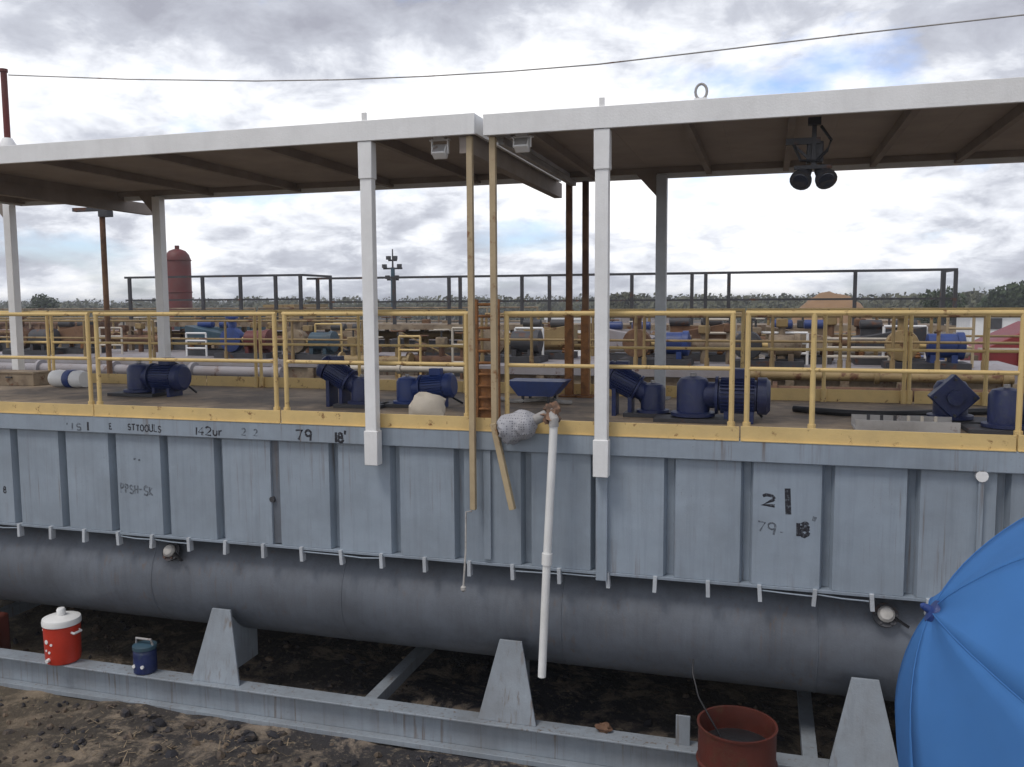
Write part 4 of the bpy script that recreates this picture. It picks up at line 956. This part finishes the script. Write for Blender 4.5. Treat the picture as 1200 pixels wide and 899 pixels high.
frame(540, 14.0, 2.75, .3, .9, 'cream', 'slim cream pipe frame on the valve trestle by the ladder')
def skid_pump(px, Y, z0, mt, mt2, label, s=1.0):
    p = at_y(px, 400, Y); t = thing('skid_pump', label, 'pump', (p.x, Y, z0), 'pump skids in the yard')
    MB().span((p.x - .7 * s, Y - .3, z0), (p.x + .7 * s, Y + .3, z0 + .1)).build('skid', 'dark_steel', t)
    MB().lathe([(.1, -.12), (.28 * s, -.1), (.3 * s, 0), (.28 * s, .1), (.1, .12)], (p.x - .4 * s, Y, z0 + .1 + .3 * s), (0, 1, 0), 20).build('volute', mt, t)
    MB().tube((p.x - .4 * s, Y, z0 + .1 + .45 * s), (p.x - .4 * s, Y, z0 + .1 + .8 * s), .09 * s, 12).build('discharge', mt, t)
    MB().tube((p.x - .4 * s, Y, z0 + .1 + .8 * s), (p.x - .4 * s, Y, z0 + .14 + .8 * s), .15 * s, 12).build('flange', mt, t)
    MB().tube((p.x - .3 * s, Y, z0 + .1 + .3 * s), (p.x + .0 * s, Y, z0 + .1 + .3 * s), .07 * s, 12).build('shaft_guard', 'yellow', t)
    MB().lathe([(.1, 0), (.22 * s, .02), (.22 * s, .5 * s), (.25 * s, .51 * s), (.25 * s, .62 * s), (.1, .66 * s)], (p.x, Y, z0 + .1 + .3 * s), (1, 0, 0), 20).build('motor_body', mt2, t)
    for k in (.1, .45): MB().span((p.x + k * s - .04, Y - .18, z0 + .1005), (p.x + k * s + .04, Y + .18, z0 + .1 + .14 * s)).build('motor_foot', mt2, t)
skid_pump(600, 14.2, 3.08, 'brown_steel', 'dark_steel', 'brown pump with black motor on the brown tank right behind the ladder', .8)
skid_pump(770, 14.0, 3.08, 'rust_dark', 'blue_paint', 'rusty pump with blue motor on the brown tank behind the grey rear post', .8)
skid_pump(900, 13.9, 3.08, 'dark_steel', 'brown_steel', 'black pump with brown motor on the brown tank near the single rail upright', .75)
skid_pump(1085, 13.9, 3.08, 'yellow_far', 'blue_paint', 'ochre pump with blue motor on the brown tank above the diamond flange', .8)
skid_pump(290, 16.1, 2.95, 'blue_paint', 'vessel_red', 'blue pump with dark red motor on the lilac deck behind the paired rail posts', .9)
skid_pump(40, 16.2, 2.95, 'rust_dark', 'dark_steel', 'dark pump on the lilac deck beside the left roof post', .9)
skid_pump(365, 16.0, 2.95, 'brown_steel', 'teal_paint', 'brown pump with teal motor on the lilac deck left of the white post', .85)
# red vessel and mast
v0 = at_y(210, 353, 34)
t = thing('red_vessel', 'tall dark red vertical vessel with domed top beyond the tanks', 'vessel', (v0.x, 34, 0))
zt_ = at_y(210, 292, 34).z
MB().lathe([(0.5, 0.9), (0.57, 1.0), (0.57, zt_ - .45), (0.5, zt_ - .25), (0.36, zt_ - .08), (0.16, zt_)], (v0.x, 34, 0), (0, 0, 1), 28).build('shell', 'vessel_red', t)
MB().tube((v0.x, 34, zt_ - .01), (v0.x, 34, zt_ + .16), 0.1, 12).build('top_nozzle', 'vessel_red', t)
for zz in (1.6, 3.2, 4.6, zt_ - .5): MB().lathe([(.572, -.03), (.6, -.02), (.6, .02), (.572, .03)], (v0.x, 34, zz), (0, 0, 1), 28).build('stiffening_ring', 'vessel_red', t)
for k in range(4): a = k * 1.571 + .5; MB().span((v0.x + math.cos(a) * .42 - .06, 34 + math.sin(a) * .42 - .06, -.02), (v0.x + math.cos(a) * .42 + .06, 34 + math.sin(a) * .42 + .06, .95)).build('leg', 'vessel_red', t)
MB().tube((v0.x - .75, 34, 0), (v0.x - .75, 34, zt_ - 1.0), 0.07, 10).build('side_pipe', 'rust_dark', t)
MB().tube((v0.x - .76, 34, zt_ - 1.0), (v0.x - .4, 34, zt_ - 1.0), 0.07, 10).build('side_elbow', 'rust_dark', t)
m0 = at_y(461, 353, 40); zt_ = at_y(461, 292, 40).z
t = thing('light_mast', 'slim blue-green mast with crossarm lamps on the skyline', 'mast', (m0.x, 40, 0))
MB().tube((m0.x, 40, -.02), (m0.x, 40, zt_ - .9), 0.17, 10, 0.1).build('mast_pole', 'teal_paint', t)
MB().tube((m0.x, 40, zt_ - .9), (m0.x, 40, zt_), 0.05, 8, .03).build('antenna', 'dark_steel', t)
for zz, l in ((zt_ - .95, .5), (zt_ - .55, .22), (zt_ - 1.5, .3)):
    MB().span((m0.x - l, 39.95, zz - .04), (m0.x + l, 40.05, zz + .04)).build('crossarm', 'dark_steel', t)
    for s in (-1, 1): MB().box((m0.x + s * l * .8, 39.9, zz + .12), (.2, .16, .18)).build('lamp_head', 'dark_steel', t)
# thin brown post beyond the deck at the left
b = at_y(122, 300, 12.0)
t = thing('cable_post', 'thin brown upright with a bracket top under the left roof edge', 'pole', (b.x, 12.0, 0))
MB().tube((b.x, 12, -.02), (b.x, 12, at_y(122, 247, 12).z), 0.045, 10).build('pole_shaft', 'rust_dark', t)
zc = at_y(122, 247, 12).z; MB().span((b.x - .55, 11.95, zc), (b.x + .16, 12.05, zc + .06)).build('bracket_arm', 'dark_steel', t)
MB().span((b.x - .02, 11.93, zc - .1), (b.x + .16, 12.07, zc - .001)).build('bracket_block', 'dark_steel', t)
# second dark posts at the far right railing corner
b = at_y(1129, 380, 17.0)
# red hopper trailer and shed on the right
h0 = at_y(1170, 410, 24)
t = thing('red_hopper', 'red open-topped hopper box with sloping front right of the tanks', 'hopper', (h0.x, 24, 0))
zt_, zb_ = at_y(1170, 392, 24).z, at_y(1170, 436, 24).z
xa, xb = X2(1138, 24), X2(1290, 24)
MB().prism([(xa, 23, 1.2), (xb, 23, 1.2), (xb, 23, zt_ + .35), (xa + 1.3, 23, zt_ + .3), (xa, 23, zt_ - .35)], (0, 2.2, 0)).build('box_body', 'truck_red', t, bevel=.02)
for k in range(5): MB().span((xa + .1 + k * .7, 22.93, 1.25), (xa + .2 + k * .7, 22.999, zt_ - .38)).build('side_rib', 'truck_red', t)
MB().span((xa - .05, 22.96, zt_ - .34), (xb, 22.999, zt_ - .28)).build('side_stripe', 'cream', t)
for k in (0.3, 3.0):
    for yy in (23.2, 25.0): MB().span((xa + k, yy - .1, -.02), (xa + k + .2, yy + .1, 1.1995)).build('leg', 'dark_steel', t)
s0 = at_y(1175, 380, 58)
t = thing('white_shed', 'low white flat-roofed shed far behind the red hopper', 'shed', (s0.x, 58, 0))
xa, xb = X2(1136, 58), X2(1330, 58); zt_ = at_y(1175, 366, 58).z
MB().span((xa, 58, -.02), (xb, 62, zt_ - .12)).build('wall', 'white_paint', t)
MB().span((xa - .2, 57.8, zt_ - .1195), (xb + .2, 62.2, zt_)).build('roof', 'white_paint', t)
for k in range(4):
    f = MB().span((xa + .8 + k * 2.2, 57.94, zt_ - 1.0), (xa + 1.7 + k * 2.2, 57.999, zt_ - .35)).build('window', 'dark_steel', t)
MB().span((xa + 2.0, 57.95, 0), (xa + 2.0 + .9, 57.999, 2.0)).build('door', 'grey_steel', t)
s0 = at_y(1080, 425, 20.5)
t = thing('blue_container', 'low blue steel container right of the dark shaker', 'container', (s0.x, 21.5, 0))
xa, xb = X2(1040, 20.5), X2(1112, 20.5); zt_ = at_y(1080, 418, 20.5).z
MB().span((xa, 20.5, -.02), (xb, 22.5, zt_ - .08)).build('body', 'blue_paint', t)
MB().span((xa - .03, 20.47, zt_ - .0795), (xb + .03, 22.53, zt_)).build('roof', 'blue_paint', t)
for k in range(6): MB().span((xa + .08 + k * .22, 20.46, 0), (xa + .16 + k * .22, 20.499, zt_ - .1)).build('rib', 'blue_paint', t)
# pale sheds and containers far left & middle
def far_box(px0, px1, Y, py_top, mt, label, cat, name):
    xa, xb = X2(px0, Y), X2(px1, Y); z = at_y((px0 + px1) / 2, py_top, Y).z
    t = thing(name, label, cat, ((xa + xb) / 2, Y + 1.2, 0))
    MB().span((xa, Y, -.02), (xb, Y + 2.4, z - .1)).build('body', mt, t)
    MB().span((xa - .06, Y - .06, z - .0995), (xb + .06, Y + 2.46, z)).build('roof', mt, t)
    n = max(2, int((xb - xa) / .5))
    rb = MB().span((-.04, -.05, .02), (.04, -.001, z - .12)).mesh('rib', mt, smooth=False)
    for k in range(n): inst('rib', rb, t, Vector((xa + (xb - xa) * (k + .5) / n, Y, 0)) - Vector(t.location))
    return t
far_box(205, 300, 30, 366, 'teal_paint', 'teal storage container at the foot of the red vessel', 'container', 'storage_container')
far_box(312, 345, 28, 357, 'yellow_far', 'tall ochre control cabin behind the paired rail posts', 'cabin', 'control_cabin')
far_box(640, 690, 33, 372, 'white_paint', 'pale cabin beyond the raised platform by the white post', 'cabin', 'control_cabin')
far_box(1020, 1075, 31, 376, 'brown_steel', 'brown container left of the red hopper under the skyline', 'container', 'storage_container')
far_box(-30, 100, 36, 378, 'rust_dark', 'rust-coloured container beyond the left roof post', 'container', 'storage_container')
far_box(720, 790, 38, 367, 'lilac_steel', 'grey container beyond the raised platform right of the white post', 'container', 'storage_container')

# ------------------------------------------------------------------ things standing on the skid and the ground
cp = at_y(74, 760, BY + .12)
t = thing('drink_cooler', 'red round drink cooler with white lid standing on the skid beam', 'cooler', (cp.x, BY + .12, BT))
cx_, cy_ = cp.x, BY + 0.12; r = 0.2
KW = [0.88]
def cyl(prof, name, mt, n=32): MB().lathe([(a_ * KW[0], b_) for a_, b_ in prof], (cx_, cy_, BT), (0, 0, 1), n).build(name, mt, t)
cyl([(.17, 0), (.19, .012), (.2, .06), (.205, .3), (.208, .40), (.19, .408)], 'body', 'cooler_red')
cyl([(.19, .4085), (.218, .412), (.22, .45), (.212, .475), (.15, .495), (.05, .5)], 'lid', 'white_plastic')
cyl([(.045, .5005), (.05, .51), (.05, .56), (.04, .575), (.0, .58)], 'lid_knob', 'white_plastic', 16)
for s in (-1, 1):
    MB().path([(cx_ + s * .165, cy_ - .05, BT + .34), (cx_ + s * .2, cy_ - .05, BT + .33), (cx_ + s * .2, cy_ + .05, BT + .33), (cx_ + s * .165, cy_ + .05, BT + .34)], .014, 8).build('side_handle', 'white_plastic', t)
MB().tube((cx_ - .02, cy_ - .165, BT + .07), (cx_ - .02, cy_ - .21, BT + .065), .02, 10).build('spigot', 'white_plastic', t)
for a, zz, rr in ((-1.8, .26, .024), (-1.45, .235, .014), (-1.85, .165, .012), (-1.6, .15, .014)):
    n = Vector((math.cos(a), math.sin(a), 0)); c = Vector((cx_, cy_, BT + zz)) + n * .178
    MB().tube(c, c + n * .006, rr, 10).build('label_spot', 'white_plastic', t)
cp = at_y(170, 770, BY + .12)
t = thing('water_jug', 'small dark blue water jug with pale cap on the skid beam', 'jug', (cp.x, BY + .12, BT))
KW[0] = 1.0; cx_ = cp.x; cyl([(.1, 0), (.115, .01), (.115, .2), (.112, .23), (.10, .245)], 'body', 'navy', 24)
cyl([(.10, .2455), (.12, .25), (.12, .285), (.1, .295), (.03, .3)], 'lid', 'teal_paint', 24)
MB().path([(cx_ - .1, cy_, BT + .28), (cx_ - .09, cy_ - .01, BT + .35), (cx_ + .09, cy_ - .01, BT + .35), (cx_ + .1, cy_, BT + .28)], .012, 8).build('handle', 'grey_steel', t)
for s in (-.05, .05): MB().tube((cx_ + s, cy_ - .1, BT + .09), (cx_ + s, cy_ - .118, BT + .09), .018, 8).build('label_spot', 'white_plastic', t)
# dark red canister farther in at the left edge
cp = at_y(2, 757, 7.62)
t = thing('fuel_canister', 'dark red canister in the shade under the tank belly past the cooler', 'canister', (cp.x, 7.75, 0))
MB().span((cp.x - .17, 7.4, -0.02), (cp.x + .17, 7.6, .62)).build('body', 'drum_red', t, bevel=.03)
MB().path([(cp.x - .12, 7.5, .6), (cp.x - .1, 7.5, .68), (cp.x + .06, 7.5, .68), (cp.x + .08, 7.5, .6)], .015, 8).build('handle', 'drum_red', t)
t.location.y = 7.75
# rusty red drum
dp = at_y(864, 836, 6.66); DR = 0.30
gz = -0.03; DH = 0.88
t = thing('steel_drum', 'rusty dark red open drum standing in front of the skid beam', 'drum', (dp.x, 6.66, gz))
zt_ = gz + DH
MB().lathe([(DR - .012, 0), (DR, .0), (DR, .02), (DR - .006, .03), (DR - .006, .28), (DR + .008, .295), (DR - .006, .31), (DR - .006, .57), (DR + .008, .585), (DR - .006, .6), (DR - .006, DH - .02), (DR + .004, DH - .015), (DR + .004, DH), (DR - .014, DH), (DR - .016, DH - .03), (DR - .016, .7), (0.0, .699)], (dp.x, 6.66, gz), (0, 0, 1), 40).build('shell', 'drum_red', t)
MB().lathe([(DR - .02, .701), (DR - .1, .74), (.05, .755), (0, .755)], (dp.x, 6.66, gz), (0, 0, 1), 20).build('sludge', 'black', t)
# stick and hose leaning in the drum
a = at_y(812, 775, 6.9); tag(MB().path([(dp.x - .12, 6.66, .72), (dp.x - .3, 6.75, .98), (a.x, 6.9, a.z - .1), (a.x, 6.95, a.z)], .007, 8).build('black_hose', 'black'), 'thin black hose rising out of the rusty drum', 'hose')
lump('oily_clod', 'dark oily clod lying on the skid beam between saddle and drum', at_z(708, 853, BT + .03), (.07, .05, .035), 'rust_dark', 31, 'clod', .5)

# ------------------------------------------------------------------ umbrella
apex = at_y(1092, 716, 4.6)
vd = (apex - Vector((0, 0, CAM_Z))).normalized(); ur_ = vd.cross(Vector((0, 0, 1))).normalized(); uu_ = ur_.cross(vd)
AX = (ur_ * -0.86 + uu_ * 0.42 - vd * 0.24).normalized()
UR = 1.3
ub = thing('parasol', 'big blue tilted parasol with stitched panels on an upright pole', 'parasol', (0, 0, 0))
q = AX.to_track_quat('Z', 'Y').to_matrix()
NP = 6
cf = q.transposed() @ (-vd - AX * (-vd).dot(AX)); ROT0 = math.atan2(cf.y, cf.x) + R(-9)
def upt(a, u, sag=1.0):                               # u 0..1 from apex to rim, a in turns of panel
    k = a * NP; fk = k - math.floor(k)
    rr = UR * u * (1 - 0.065 * math.sin(math.pi * fk) * u)
    ang = 2 * math.pi * a + ROT0
    dz = -0.50 * UR * (u ** 1.85) * (1 + 0.0 * fk) - 0.022 * math.sin(math.pi * fk) * math.sin(math.pi * min(1, u * .8 + .12)) * UR * 1.2 + 0.006 * noise.noise(Vector((a * 40, u * 5, 3)))
    return apex + q @ Vector((rr * math.cos(ang), rr * math.sin(ang), dz))
hub = apex - AX * 0.42
ub.location = (hub.x, hub.y, 0.0)
for p_ in range(NP):
    vs = []; nu, na = 14, 8
    for i in range(nu + 1):
        for j in range(na + 1): vs.append(upt((p_ + j / na * .9999) / NP, 0.03 + 0.97 * i / nu))
    fs = [(i * (na + 1) + j, i * (na + 1) + j + 1, (i + 1) * (na + 1) + j + 1, (i + 1) * (na + 1) + j) for i in range(nu) for j in range(na)]
    o = MB().add(vs, fs).build('canopy_panel', 'umbrella_blue', ub)
    sm = o.modifiers.new('thickness', 'SOLIDIFY'); sm.thickness = 0.004; sm.offset = -1
    MB().path([upt(p_ / NP, 0.03 + 0.97 * i / 14) + AX * .004 for i in range(15)], 0.0035, 6).build('seam', 'umbrella_blue', ub)
    MB().path([upt(p_ / NP, 0.03 + 0.96 * i / 10) - AX * .018 for i in range(11)], 0.007, 6).build('rib', 'white_plastic', ub)
    MB().tube(hub, upt(p_ / NP, 0.5) - AX * .02, 0.006, 6).build('stretcher', 'white_plastic', ub)
MB().lathe([(.065, -.014), (.058, .006), (.022, .014), (.016, .05), (.006, .06)], apex, AX, 18).build('finial', 'blue_paint', ub)
MB().tube(apex, hub - AX * .1, 0.019, 12).build('upper_pole', 'white_plastic', ub)
el = hub - AX * .1
MB().lathe([(.02, -.05), (.032, -.04), (.032, .04), (.02, .05)], el, (AX + Vector((0, 0, 1))), 14).build('tilt_joint', 'white_plastic', ub)
MB().tube(el, (el.x, el.y, 0.1), 0.021, 12).build('pole', 'white_plastic', ub)
MB().lathe([(.26, -.03), (.27, 0), (.25, .06), (.06, .1), (.04, .28)], (el.x, el.y, 0), (0, 0, 1), 28).build('base', 'dark_steel', ub)

# ------------------------------------------------------------------ thin haze
hz = MB().span((-1600, -400, -1.0), (1600, 2100, 9.0)).build('haze', 'black'); hz.data.materials.clear()
hm = bpy.data.materials.new('haze_air'); hm.use_nodes = True; ht_ = hm.node_tree; ht_.nodes.clear()
pv = ht_.nodes.new('ShaderNodeVolumePrincipled'); pv.inputs['Color'].default_value = (0.86, 0.9, 0.95, 1); pv.inputs['Density'].default_value = 0.0010; pv.inputs['Anisotropy'].default_value = 0.2
ho = ht_.nodes.new('ShaderNodeOutputMaterial'); ht_.links.new(pv.outputs[0], ho.inputs['Volume'])
hz.data.materials.append(hm); hz['kind'] = 'stuff'; tag(hz, 'thin pale haze in the air over the yard', 'haze')
